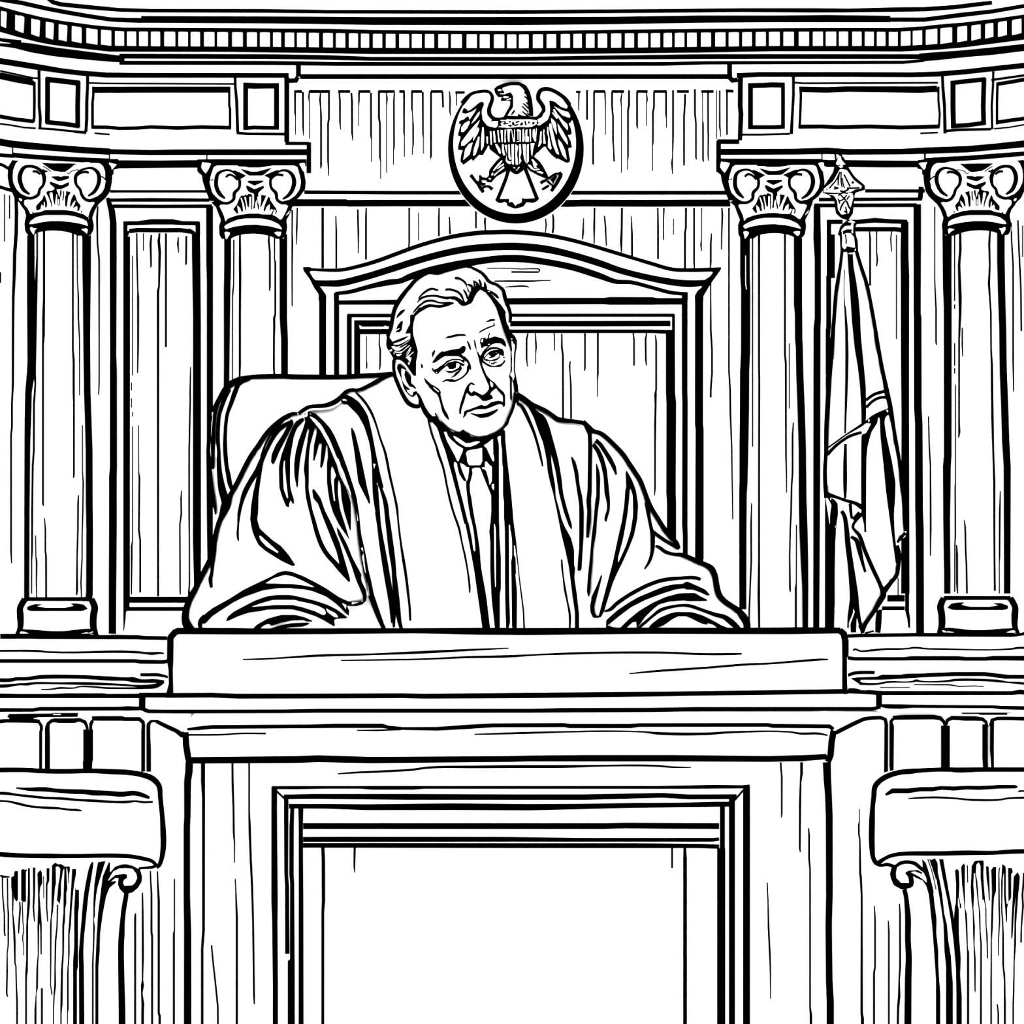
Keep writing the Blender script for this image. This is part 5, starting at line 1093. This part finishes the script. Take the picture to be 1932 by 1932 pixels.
T_INK = '''
@ 340 690 4
S 26 1605,62 1540,88,28 1480,120,32 1430,147,30 1340,183,24 1290,183,28 1248,200,30 1215,235,34 1180,265,38 1130,290,36 1080,302,32 1030,305,30 970,312,28 930,335,30 890,362,24
@ 966 740 4
S 40 20,8 80,45,44 150,95,40 185,108,34 250,138,32 310,178,32 340,200,34 400,213,34 480,222,30 545,236,32 585,275,36
'''
ink(torso, T_INK, rs)
V_INK = '''
@ 790 740 8.0166
F 130,380 160,400 270,520 300,590 330,700 400,880 450,1060 500,1240 560,1470 620,1700 690,1990 1435,1990 1430,1932 1412,1700 1400,1560 1370,1300 1340,1050 1320,870 1305,720 1305,580 1200,540 800,560 400,440 250,360
@ 790 740 4
F 336,900 345,960 380,1130 420,1350 445,1530 470,1700 482,1790 802,1790 795,1640 760,1380 735,1120 713,960 708,880
W 520,950 520,990
@ 790 740 8.0166
W 380,600 420,600 440,660 480,710 580,800 670,855 660,900 625,980 600,1045 580,1030 550,960 490,850 430,740
W 515,665 540,660 600,690 710,767 770,767 870,738 920,738 930,755 870,795 780,828 710,828 640,790 560,730
W 985,805 1040,770 1122,703 1125,930 1140,1000 1137,1045 1118,1038 1070,940 1030,850
W 622,1070 680,1090 725,1130 762,1132 760,1200 745,1310 725,1345 700,1290 650,1170
W 1000,1145 1000,1060 1022,1040 1080,1110 1108,1120 1108,1350 1070,1405 1060,1330 1020,1190 990,1165 960,1160 957,1135 985,1130
W 535,1055 560,1055 580,1080 590,1150 615,1240 680,1340 718,1348 717,1440 745,1680 795,1970 745,1970 680,1700 620,1470 560,1220 530,1110
W 1185,690 1210,660 1245,660 1245,780 1260,870 1262,1060 1275,1150 1275,1560 1290,1660 1290,1990 1215,1990 1213,780
W 1108,1388 1138,1388 1138,1478 1118,1465 1105,1440
@ 790 740 4
W 370,955 395,955 415,1050 428,1180 424,1205 412,1190 400,1100
W 425,960 543,960 532,1050 540,1130 540,1350 550,1560 575,1778 538,1778 510,1540 470,1320 460,1180 440,1050
W 568,993 575,995 583,1040 583,1470 576,1470 570,1300
W 607,960 645,960 650,1040 652,1560 660,1778 612,1778 612,1520 620,1490 620,1240 610,1100
W 680,1000 688,1000 705,1120 705,1240 697,1280 700,1390 704,1775 720,1793 672,1793 690,1740 682,1500
W 719,1153 727,1158 745,1300 760,1450 785,1650 790,1780 740,1780 742,1500 730,1390 727,1250 719,1230
'''
ink(torso, V_INK, rs)
S1 = '''
@ 340 690 4
F 1215,255 1240,222 1255,218 1300,238 1350,275 1395,340 1418,385 1450,520 1480,680 1510,820 1535,920 1500,920 1490,868 1482,880 1485,1000 1465,1020 1450,900 1448,780 1440,660 1425,570 1390,460 1340,370 1290,320 1258,288 1235,290 1215,275
W 1220,250 1250,252 1250,265 1225,264
S 40 1470,900 1478,1000,42 1490,1100,34 1500,1200,30 1515,1310,34 1540,1480,36 1570,1660,36 1590,1780,34 1607,1940,32
S 14 1492,872 1520,940,22 1550,1040,34 1565,1180,32 1590,1400,32 1615,1560,28 1635,1740,34 1655,1940,30
S 8 1322,200 1360,235,18 1405,290,18 1450,370,18 1480,450,14 1510,550,14 1545,650,18 1580,820,18 1610,950,16 1635,1070,18 1645,1170,12 1660,1300,14 1680,1450,16 1700,1580,14 1720,1720,18 1735,1860,14 1738,1925,10
F 1290,470 1298,468 1320,510 1345,610 1380,770 1410,920 1430,1000 1433,1042 1425,1040 1390,970 1345,880 1335,800 1325,730 1310,620 1292,520
@ 330 966 4
S 30 1525,0 1550,160,30 1580,330,34 1620,560,32 1650,750,28 1652,870,16 ; S 30 1598,0 1625,180,30 1650,400,34 1662,600,32 1680,760,30 1710,885,26
S 12 1678,0 1700,200,14 1740,440,16 1765,650,14 1775,820,12
@ 790 740 4
S 10 70,205 100,320,14 130,400,14 150,470,18 185,570,16 215,720,14 240,830,16 270,930,16 305,1030,16 325,1130,12 350,1240,14 368,1340,12 383,1460,14 384,1515,8
'''
ink(st, S1, rs)
S2 = '''
@ 966 740 4
S 20 34,80 70,100,22 100,150,26 130,215,24 165,300,20 190,380,18 215,480,18 232,560,10
F 30,0 60,20 110,60 140,90 175,130 215,175 230,190 210,200 240,290 265,350 290,440 300,560 325,700 330,790 350,860 375,960 400,1020 445,1100 468,1190 468,1300 476,1330 470,1400 488,1520 505,1670 505,1790 475,1790 477,1670 450,1480 430,1320 400,1180 370,1060 340,900 310,760 290,690 270,600 260,500 235,380 200,290 165,190 120,100 60,50 40,45 40,60 20,60
S 14 212,215 235,270,14
F 170,118 195,148 235,170 260,205 285,270 315,380 350,510 375,660 385,760 410,860 452,1000 452,1040 430,1010 390,900 355,760 345,700 330,600 300,480 270,370 235,280 210,208 180,150
S 10 375,1260 378,1320,14 385,1380,10 400,1490,16 420,1590,12 436,1680,16 436,1780,12
'''
ink(st2, S2, rs)
L_INK = '''
@ 340 690 4
S 22 885,362 850,362,26 800,385,34 750,415,30 690,470,36 640,525,34 590,600,34 540,670,34 500,740,34 460,820,34 420,900,34 380,970,34 345,1050,70 310,1140,40 285,1200,34 262,1300,34 250,1400,34 225,1465,40 185,1540,36 150,1610,36 110,1690,40 80,1740,44 55,1800,44 42,1850,46 38,1940,46
S 30 258,1380 245,1480,28 238,1560,24 228,1610,30 235,1675,20
S 14 775,415 730,470,20 680,525,14 640,600,14 610,690,16
S 8 850,410 800,440,26 740,490,26 690,560,28 650,640,26 620,700,34 580,790,36 520,890,36 485,960,36 460,1040,26 445,1110,24 437,1200,14 434,1290,16 440,1322,8
F 590,790 625,640 640,660 618,780 600,900 590,980 588,1100 580,1160 600,1230 700,1320 760,1360 820,1430 868,1505 848,1512 760,1470 640,1395 590,1350 560,1290 540,1230 528,1160 535,1060 550,960
W 595,1283 610,1285 670,1340 742,1405 735,1415 650,1365 605,1315
F 835,400 858,432 800,545 750,640 710,735 697,743 685,725 690,670 720,600 780,510 820,430
F 928,392 935,412 880,470 855,540 838,640 828,700 828,890 835,940 858,1010 858,1040 850,1043 832,1012 822,1040 820,1066 800,1062 770,990 748,920 745,760 765,670 810,550 850,460 870,425 905,400
W 783,716 791,718 792,780 800,870 815,1000 805,998 780,930 775,780
F 930,470 950,400 970,440 950,520 930,590 905,700 895,800 888,910 880,924 862,830 860,740 872,650 895,560
S 34 1000,440 985,520,30 968,600,24 960,660,26 955,720,30 952,780,36 956,850,28 956,930,26 968,1010,30 985,1090,26 1010,1180,30 1035,1270,32 1070,1360,34 1110,1425,34 1160,1480,34 1210,1540,34 1275,1625,12
F 996,940 1008,928 1060,1000 1090,1090 1150,1210 1200,1330 1230,1430 1282,1612 1280,1632 1268,1630 1225,1575 1195,1530 1180,1480 1200,1500 1200,1480 1180,1400 1140,1300 1080,1150 1040,1040 1005,1000
F 935,365 975,345 985,385 1010,430 1060,490 1115,590 1142,660 1180,750 1200,820 1250,920 1288,1030 1288,1240 1282,1246 1262,1180 1235,1090 1218,1000 1212,900 1200,860 1190,870 1188,960 1205,1080 1240,1190 1282,1322 1200,1200 1155,1110 1130,1030 1118,960 1108,880 1108,730 1116,690 1112,600 1100,598 1095,660 1080,740 1066,772 1056,765 1062,680 1070,585 1048,585 1030,660 1012,718 1003,714 1010,600 1030,510 1030,470 1015,470 990,560 975,620 960,560 975,480 960,470 965,440 940,410
W 1145,758 1158,780 1177,830 1160,860 1162,940 1170,1020 1160,1022 1145,920 1138,860 1138,790
W 935,375 960,350 962,375 950,388 935,385 ; W 832,400 850,388 910,380 905,395 860,420 850,405
W 975,385 985,382 1020,402 1060,440 1110,520 1150,600 1190,690 1235,800 1290,960 1288,985 1240,880 1180,740 1120,600 1060,490 1020,440
F 965,350 990,350 1025,365 1080,415 1130,470 1165,530 1220,660 1260,770 1300,890 1330,990 1350,1120 1365,1270 1390,1380 1405,1450 1420,1540 1440,1620 1460,1720 1490,1810 1535,1940 1500,1940 1460,1840 1435,1760 1420,1660 1408,1620 1385,1560 1360,1410 1340,1270 1330,1150 1318,1060 1290,960 1235,800 1180,680 1130,560 1070,450 1020,398 985,378 965,378
F 1178,1213 1200,1240 1260,1350 1300,1450 1368,1578 1365,1600 1370,1630 1400,1690 1408,1740 1400,1775 1375,1800 1330,1813 1258,1812 1272,1845 1272,1885 1258,1875 1215,1830 1170,1790 1100,1740 1000,1700 930,1685 860,1682 830,1676 730,1678 620,1695 480,1745 400,1785 300,1850 240,1890 190,1945 140,1945 180,1880 240,1832 370,1760 480,1690 600,1632 680,1595 740,1560 790,1548 840,1555 920,1585 1010,1630 1100,1680 1200,1748 1275,1782 1360,1784 1380,1765 1380,1735 1330,1620 1290,1500 1240,1380 1190,1270
W 645,1642 700,1605 790,1578 850,1590 930,1625 1010,1668 1000,1672 930,1658 850,1648 760,1646
W 1220,1790 1255,1805 1250,1840 
@ 330 966 4
S 44 80,740 70,790,40 76,840,44 92,880,44 ; S 40 80,800 110,850,30 135,885,30
S 34 1475,630 1500,700,30 1540,800,30 1578,880,30
S 44 228,790 196,820,36 188,845,30 195,890,24
F 385,822 400,790 440,755 520,712 600,670 690,638 770,626 870,626 960,645 1060,670 1150,700 1220,735 1300,795 1290,802 1220,805 1200,815 1208,858 1195,860 1130,820 1060,785 960,752 880,732 700,735 640,748 560,758 480,785 430,808 400,822
W 580,715 640,692 740,663 910,663 930,672 1020,690 1090,712 1130,735 1140,760 1135,775 1115,778 1060,750 960,718 890,702 760,702 640,712
W 1140,727 1215,765 1233,790 1225,797 1200,792 1150,755
F 585,885 620,850 700,805 800,777 910,777 980,795 1035,820 1033,828 990,825 970,815 880,818 800,835 728,858 715,845 695,845 660,862 635,890
F 690,895 720,880 800,855 880,840 1000,835 1018,840 1000,852 960,865 880,868 840,875 820,895
''';
ink(sl, L_INK, rs)
R_INK = '''
@ 966 740 4
S 30 540,232 575,260,38 600,285,36 630,298,30 660,305,30 700,330,32 760,385,32 840,470,34 880,530,34 920,590,34 970,670,34 1000,745,32 1030,830,36 1060,885,30 1100,950,32 1150,1030,34 1200,1092,34 1245,1140,30 1265,1180,16
S 36 1018,830 1032,930,26 1045,1000,24 1058,1060,30 1062,1120,34 1055,1220,26 1035,1280,22 1000,1335,10
S 26 1060,1050 1100,1080,26 1150,1115,26 1200,1145,24 1240,1165,26 1262,1185,14
S 14 1082,1160 1110,1170,24 1160,1205,26 1220,1222,24 1290,1228,30 1350,1252,32 1420,1285,34 1460,1300,34 1505,1330,44 1530,1380,44 1545,1460,44 1565,1530,44 1600,1572,40 1660,1615,40 1710,1650,44 1750,1700,56 1772,1745,52 1775,1800,48
W 605,315 620,318 642,352 625,378 612,368
F 545,205 580,240 600,290 604,400 600,760 595,800 595,970 585,1040 578,1098 560,1098 562,1000 568,900 560,820 570,740 575,400 572,320 545,260
F 445,488 455,488 480,525 500,600 510,700 530,790 542,900 540,1080 532,1200 525,1330 517,1348 494,1345 500,1240 508,1180 508,850 490,740 470,600 455,540
F 605,402 620,380 660,430 690,490 715,580 730,720 740,820 738,890 712,978 698,970 698,945 718,880 715,830 698,760 692,640 670,540 640,460
F 622,378 640,350 680,385 710,430 750,490 785,560 792,620 782,626 770,600 740,540 690,455 650,395
F 634,540 640,540 660,600 665,650 662,800 650,880 640,970 635,1060 612,1180 608,1280 595,1400 590,1500 582,1545 572,1535 565,1500 572,1400 588,1250 600,1100 615,980 628,820 637,780
F 858,600 866,592 905,660 935,740 952,850 945,960 920,1080 880,1180 830,1290 790,1370 760,1440 735,1520 710,1600 695,1650 672,1695 650,1703 612,1702 592,1660 590,1610 600,1560 597,1552 640,1460 672,1378 680,1383 670,1430 640,1540 618,1620 625,1670 640,1690 655,1688 680,1590 720,1440 760,1290 800,1100 830,970 848,850 855,740 862,720
W 893,728 912,780 914,930 895,1050 860,1160 802,1285 800,1250 840,1100 870,930 885,800 887,760
S 10 697,1655 740,1640,24 790,1595,28 860,1545,28 940,1498,28 1020,1458,28 1120,1422,28 1200,1408,28 1260,1403,24 1400,1403,24 1425,1415,20
F 710,1755 712,1720 790,1650 870,1595 950,1548 1040,1510 1150,1465 1220,1450 1290,1446 1310,1432 1325,1430 1400,1462 1460,1490 1494,1530 1475,1535 1420,1508 1360,1488 1315,1488 1300,1478 1230,1488 1130,1520 1010,1565 900,1620 820,1680 720,1760 750,1772 815,1780 815,1800 710,1790
F 812,1782 880,1715 960,1650 1060,1590 1160,1545 1260,1518 1380,1515 1420,1540 1472,1565 1470,1575 1320,1575 1300,1570 1190,1578 1110,1600 1060,1640 1000,1700 942,1782 938,1730 910,1735 855,1785
S 12 948,1785 990,1750,20 1060,1690,20 1120,1645,26 1200,1620,22 1290,1608,20 1340,1612,24 1440,1645,24 1540,1680,30 1600,1695,34 1650,1730,44 1690,1765,40 1720,1795,30
F 1032,1778 1050,1752 1110,1705 1190,1670 1240,1658 1360,1660 1440,1685 1530,1730 1580,1760 1620,1775 1660,1790 1600,1795 1560,1785 1520,1755 1477,1742 1470,1755 1430,1745 1350,1705 1315,1690 1255,1690 1210,1712 1150,1755 1120,1770 1097,1772 1097,1785 1035,1785
'''
ink(sr, R_INK, rs)
torso.build('robe', pe, True); st.build('stole', pe, True); st2.build('stole', pe, True)
sl.build('sleeve', pe, True); sr.build('sleeve', pe, True)
cs = surf_of([torso, st, st2], 4.2, 2.0)
for pl in ('380,600 420,600 440,660 480,710 580,800 670,855 660,900 625,980 600,1045 580,1030 550,960 490,850 430,740', '985,805 1040,770 1122,703 1125,930 1140,1000 1137,1045 1118,1038 1070,940 1030,850'):
    m = MB(); shell(m, tpts(790, 740, 8.0166, pl), cs, 0.005, 4); m.build('shirt_collar', pe)
m = MB()
shell(m, tpts(790, 740, 8.0166, '735,890 780,875 880,860 957,842 960,1040 937,1090 922,1102 763,1102 735,1050 728,970 715,930'), cs, 0.007, 4)
shell(m, tpts(790, 740, 8.0166, '805,1165 840,1145 920,1143 940,1180 990,1310 1092,1560 1095,1800 1080,1990 862,1990 825,1780 800,1600 778,1500 775,1390 800,1300 818,1222'), cs, 0.006, 6)
m.build('tie', pe)
# ---- head
hair = MB(); hs = surf_of([body], YH, 1.5)
shell(hair, pts('877,504 888,505.5 900,510.5 912,518 922,529 928,535 944,541 951,552 954,566 957,578 962,590 963.5,605 961.5,618 958,612 949,595 936,577 928,562 920,551 914,552 906,545 900,552 893,563 889,573 878,577 867,573 856,573 846,575 829,581 809,580 793,589 781.5,599 779,616 779.5,631 788,662 785,686 784.6,708.7 780,709 768,691 755,680 742,676 737,666 731,654 732,645 733.5,633 737,615 739,600 742,583 748,571 757,558 770,540 782,527 795,517 806,513 815,512.5 826,515.5 840,511.5 858,507'), hs, 0.003, 5)
fs = surf_of([body, hair], YH, 1.5)
H_INK = '''
@ 720 490 7.1556
S 26 1130,85 1200,100,28 1290,140,34 1350,175,38 1400,225,38 1440,280,40 1490,312,34 1545,330,34 1600,368,38 1640,410,44 1660,480,50 1680,560,44 1710,630,44 1735,700,40 1742,780,38 1735,850,36
S 24 1130,90 1040,108,30 960,128,30 860,155,30 760,182,36 700,178,36 640,172,36 590,190,40 520,230,40 440,290,46 390,350,50 320,430,50 260,510,56 215,580,56 180,650,52 155,730,50 138,830,46 122,920,46 95,990,44 80,1040,44
F 75,1000 110,1060 145,1110 200,1085 280,1055 355,1030 352,1040 300,1080 230,1110 155,1130 155,1150 230,1148 290,1120 330,1098 385,1070 415,1070 412,1165 440,1190 440,1250 410,1310 420,1330 400,1380 408,1400 392,1430 385,1400 370,1370 345,1400 372,1440 350,1450 300,1380 240,1345 190,1350 165,1400 155,1330 110,1250 70,1190 60,1140
W 128,1168 175,1165 200,1178 260,1160 345,1105 380,1080 360,1105 290,1150 210,1195 270,1185 345,1140 340,1155 290,1190 240,1228 190,1228 150,1200
W 165,1235 230,1245 280,1235 370,1155 385,1160 330,1205 290,1240 260,1262 185,1258 ; W 320,1290 385,1185 400,1180 400,1190 350,1250 ; W 330,1305 380,1225 392,1215 390,1225 350,1290 ; W 195,1278 278,1272 240,1300 210,1300 ; W 320,1325 400,1265 436,1230 435,1250 390,1290 372,1320 415,1320 400,1370 390,1420 375,1370 340,1330
S 8 494,526 530,480,18 590,430,26 640,400,28 690,390,24 730,403,26 770,412,14
S 26 858,405 905,398,28 960,408,28 1030,435,28 1075,480,30 1105,545,16 1130,585,8
S 6 478,580 520,530,22 580,500,24 640,488,24 740,488,26 800,502,30 870,515,34 930,515,40 985,515,44 1040,545,50 1090,590,60 1130,598,44 1170,575,50 1200,535,56 1225,470,56 1260,420,60 1300,380,46
S 6 412,742 440,695,16 490,635,20 540,595,22 590,562,26 650,550,26 710,556,26 760,575,20 830,582,20 920,580,24 975,588,16 ; F 905,590 975,595 880,630 780,652 730,645 690,635 650,636 600,655 520,705 470,745 440,780 385,790 385,760 440,700 520,640 590,612 640,598 700,605 760,612 820,610 840,600
W 905,532 938,532 938,545 915,545
F 385,750 440,740 450,780 435,830 422,910 425,1010 455,1110 488,1230 480,1300 465,1370 463,1565 432,1567 350,1450 380,1410 400,1340 430,1260 440,1180 412,1160 412,1070 388,1070 388,990 318,1000 345,940 385,865
W 408,740 430,720 470,680 540,625 600,590 640,582 640,570 650,582 760,590 812,605 760,605 690,600 640,600 580,615 510,655 460,700 425,745
S 26 985,248 1020,245,30 1070,262,24 1120,300,26 1150,345,20 1165,390,20 1180,430,24 ; S 12 1102,400 1130,440,24 1150,490,22 1165,530,24 ; S 14 1160,330 1210,350,26 1235,390,20 
F 1235,275 1260,285 1300,310 1330,355 1305,270 1325,262 1350,310 1355,368 1380,368 1385,290 1398,300 1420,355 1425,390 1430,420 1415,445 1330,400 1290,440 1255,500 1230,560 1205,592 1165,590 1170,520 1180,470 1200,430 1195,380 1240,400 1248,390 1240,330
W 1262,315 1272,318 1270,328 1262,325 ; W 1262,343 1272,343 1272,352 1262,352 ; W 1152,345 1165,345 1205,385 1205,430 1190,430 1160,380 ; W 1165,440 1180,445 1182,470 1155,460
F 1405,445 1470,520 1550,650 1595,790 1640,930 1690,1060 1735,1180 1765,1250 1740,980 1712,900 1690,862 1683,820 1668,730 1680,712 1620,620 1540,530 1475,455 1500,470 1560,520 1595,525 1560,470 1500,430 1440,405 1425,415
W 1435,425 1460,425 1462,434 1440,434
F 193,802 215,740 255,690 315,665 312,690 275,730 ; F 193,948 215,890 255,835 285,825 285,860 272,910 270,950 240,978 215,975 193,988 200,960 248,932 240,922 220,930
'''
ink(hair, H_INK, fs)
A_INK = '''
@ 720 490 7.1556
F 1700,930 1740,980 1800,1030 1826,1090 1826,1190 1810,1250 1805,1360 1800,1490 1820,1600 1840,1700 1848,1790 1850,1932 1800,1932 1798,1800 1785,1680 1760,1600 1757,1890 1750,1905 1735,1870 1735,1610 1720,1570 1748,1500 1748,1250 1735,1180 1690,1060 1640,930 1690,870
W 1738,1052 1765,1065 1776,1090 1774,1190 1762,1192 1745,1110
S 44 165,1345 160,1420,38 163,1480,40 182,1580,44 215,1660,44 245,1740,44 290,1830,44 345,1932,44
@ 560 360 4
S 24 745,1420 770,1480,24 805,1550,28 845,1605,32 900,1628,30 930,1625,24
F 905,1512 945,1590 975,1650 1010,1700 1045,1740 1080,1745 1100,1770 1160,1805 1225,1830 1225,1900 1100,1850 1040,1790 985,1720 955,1680 930,1625 922,1600 922,1560
@ 720 490 7.1556
F 210,1440 220,1412 245,1405 290,1440 330,1480 325,1492 300,1475 265,1462 262,1520 270,1590 285,1650 320,1700 383,1750 380,1757 345,1757 335,1735 330,1745 350,1790 395,1830 420,1830 425,1790 450,1778 470,1775 500,1820 540,1900 570,1960 520,1960 500,1880 470,1812 430,1850 405,1852 365,1825 320,1770 295,1720 275,1640 260,1590 225,1510 210,1470
F 318,1500 335,1500 395,1575 397,1668 440,1700 465,1735 460,1745 425,1722 375,1708 340,1650 320,1600 308,1550
S 12 190,1345 240,1342,14 290,1370,14 340,1420,16 380,1470,16
F 855,1068 885,1035 950,1020 1020,1002 1120,1002 1140,1025 1050,1028 990,1040 930,1055 885,1058 ; F 1410,830 1440,820 1465,802 1528,800 1530,822 1480,828 1440,840 1412,840
F 1312,980 1340,955 1430,910 1505,885 1518,878 1505,858 1518,855 1532,880 1520,895 1480,910 1420,935 1350,970 1318,988
F 575,1597 600,1620 660,1680 740,1730 780,1770 800,1793 790,1805 800,1860 815,1932 790,1932 770,1860 745,1810 690,1775 640,1710 600,1665
@ 790 620 10.168
F 255,655 280,615 330,540 400,465 465,430 475,448 600,410 780,383 835,335 875,330 907,370 885,440 860,465 808,492 850,515 860,540 878,528 950,600 985,670 1003,720 1003,790 985,790 985,770 965,775 965,810 930,870 850,945 760,995 690,1023 600,1023 560,1005 510,1005 485,1023 445,1023 455,1008 530,968 650,968 680,988 720,980 800,945 880,880 920,820 925,740 948,690 945,665 900,620 870,618 880,655 870,662 800,610 770,603 650,603 600,620 540,655 490,710 500,718 560,660 600,645 640,640 700,622 740,628 800,655 885,685 858,718 820,705 800,695 815,730 832,755 815,790 780,840 690,920 650,928 625,948 618,935 680,890 700,850 790,795 760,798 700,825 640,850 570,850 520,815 485,780 540,812 640,815 700,790 765,755 795,695 770,665 716,660 714,745 660,773 585,773 555,720 535,715 440,790 370,865 345,872 320,860 285,825 255,795 255,760 288,758 275,792 350,772 400,730 480,680 540,620 640,583 780,583 845,605 855,590 765,525 500,525 440,560 350,625 300,657
W 330,832 345,830 357,843 347,855 333,848
F 255,465 300,408 314,412 310,460 290,500 270,545 257,545 ; F 42,680 60,678 82,715 82,752 48,755
F 500,197 545,155 610,140 740,103 880,103 907,132 900,140 760,140 680,160 600,180 530,182 505,200
F 926,232 942,235 985,310 1003,370 1000,410 988,410 960,355 945,300 928,265
F 1058,215 1075,215 1100,300 1108,400 1125,450 1145,455 1160,500 1188,525 1225,450 1270,395 1335,340 1290,335 1250,340 1225,368 1200,372 1195,320 1178,280 1178,210 1205,182 1262,182 1285,163 1290,170 1275,195 1310,198 1330,170 1335,120 1355,82 1368,90 1350,150 1350,190 1455,148 1520,165 1620,195 1655,250 1675,310 1672,355 1640,330 1570,275 1470,275 1390,310 1350,345 1295,405 1310,410 1360,365 1430,353 1490,355 1560,380 1610,395 1635,450 1635,525 1610,520 1570,500 1555,510 1555,550 1520,590 1460,618 1290,618 1260,600 1250,560 1232,570 1240,620 1300,665 1370,700 1410,716 1480,712 1500,703 1560,690 1610,655 1640,603 1657,605 1657,645 1570,735 1365,735 1300,700 1213,642 1225,720 1260,800 1300,890 1370,975 1400,1000 1450,1030 1540,1140 1630,1220 1657,1280 1657,1475 1635,1505 1620,1500 1605,1460 1560,1443 1500,1460 1400,1500 1290,1542 1120,1545 1050,1565 975,1600 935,1603 900,1670 855,1717 848,1700 868,1650 873,1590 910,1565 960,1555 1200,1463 1225,1465 1240,1485 1300,1480 1390,1415 1500,1387 1560,1387 1617,1412 1617,1290 1510,1180 1490,1138 1430,1180 1390,1220 1368,1265 1400,1278 1427,1330 1400,1350 1290,1387 1225,1387 1190,1350 1150,1310 1080,1270 1055,1292 990,1292 920,1228 905,1270 880,1370 820,1540 810,1630 800,1640 778,1635 775,1560 800,1440 850,1290 890,1170 930,1090 970,1050 1012,1026 1080,1072 1070,1083 1035,1080 1010,1058 965,1110 965,1190 1012,1240 1055,1193 1120,1225 1215,1278 1240,1275 1310,1220 1350,1160 1350,1100 1300,990 1220,810 1170,660 1155,580 1110,430 1070,320
W 1250,530 1300,455 1340,425 1400,395 1450,390 1520,393 1523,405 1440,410 1360,440 1310,490 1262,545 1252,545
W 1270,570 1275,555 1335,488 1390,540 1345,546 1350,560 1410,560 1440,550 1522,480 1542,475 1540,540 1500,570 1400,600 1350,603 1320,588 1270,582
W 1485,455 1522,452 1520,465 1485,468 ; W 1195,240 1215,198 1235,205 1235,245 1215,263 1198,260 ; W 1368,1005 1425,1055 1425,1115 1395,1123 1375,1070 ; W 1325,310 1345,295 1372,298 1350,310
S 16 1350,650 1368,652 ; S 16 1385,668 1440,670,20 1455,650,16 1502,648,18 ; S 16 1618,553 1657,553
F 970,1613 1020,1622 1100,1640 1220,1637 1350,1605 1510,1542 1525,1552 1500,1590 1420,1650 1330,1695 1240,1713 1175,1713 1100,1680 1020,1645
F 98,945 110,945 150,990 230,1068 300,1100 380,1152 427,1222 408,1245 410,1270 440,1370 460,1450 500,1560 560,1660 582,1740 575,1757 500,1680 450,1590 430,1500 410,1400 380,1300 355,1260 270,1200 250,1165 210,1140 180,1090 130,1035
W 273,1118 300,1130 390,1210 375,1217 310,1165
F 310,1615 325,1615 350,1670 400,1760 460,1840 560,1940 600,1990 420,1990 330,1900 300,1720 400,1795 408,1785 360,1720 318,1660
F -5,1245 0,1250 40,1310 80,1400 130,1510 200,1620 300,1720 350,1760 420,1800 480,1860 540,1910 450,1930 330,1860 180,1735 100,1630 40,1500 0,1500
@ 790 740 8.0166
S 40 1462,0 1455,80,46 1445,160,44 1425,240,40 1395,320,40 1360,400,36 1335,470,40 1290,540,32 1240,575,24 1150,630,16
F 330,440 450,555 530,598 575,605 595,618 612,615 668,568 685,575 700,600 780,652 860,680 910,692 960,680 1030,670 1110,640 1200,600 1250,565 1280,600 1130,690 910,760 700,740 480,640 340,560 260,450
'''
ink(body, A_INK, fs)
body.build('body', pe, True); hair.build('hair', pe, True)
# ================================================================== camera and light
cam = bpy.data.cameras.new('camera'); cam.lens = LENS; cam.sensor_width = 36; cam.sensor_fit = 'HORIZONTAL'
cam.shift_y = (HZ-966.0)/1932.0; cam.clip_end = 200
co = bpy.data.objects.new('camera', cam); co.location = (0, 0, EYE); co.rotation_euler = (math.pi/2, 0, 0)
col.objects.link(co); sc.camera = co
w = bpy.data.worlds.new('world'); sc.world = w; w.use_nodes = True
w.node_tree.nodes['Background'].inputs['Color'].default_value = (1, 1, 1, 1)
w.node_tree.nodes['Background'].inputs['Strength'].default_value = 1.0
sun = bpy.data.lights.new('front_fill', 'SUN'); sun.energy = 2.5; sun.angle = 0.8  # fill lamp added from the camera side to brighten the recesses
so = bpy.data.objects.new('front_fill', sun); so.rotation_euler = (math.radians(80), 0, math.radians(-3)); so.location = (0, -2, 5); col.objects.link(so)
vs = sc.view_settings; vs.view_transform = 'Standard'; vs.look = 'None'; vs.gamma = 1.0; vs.use_curve_mapping = False; vs.exposure = 1.2
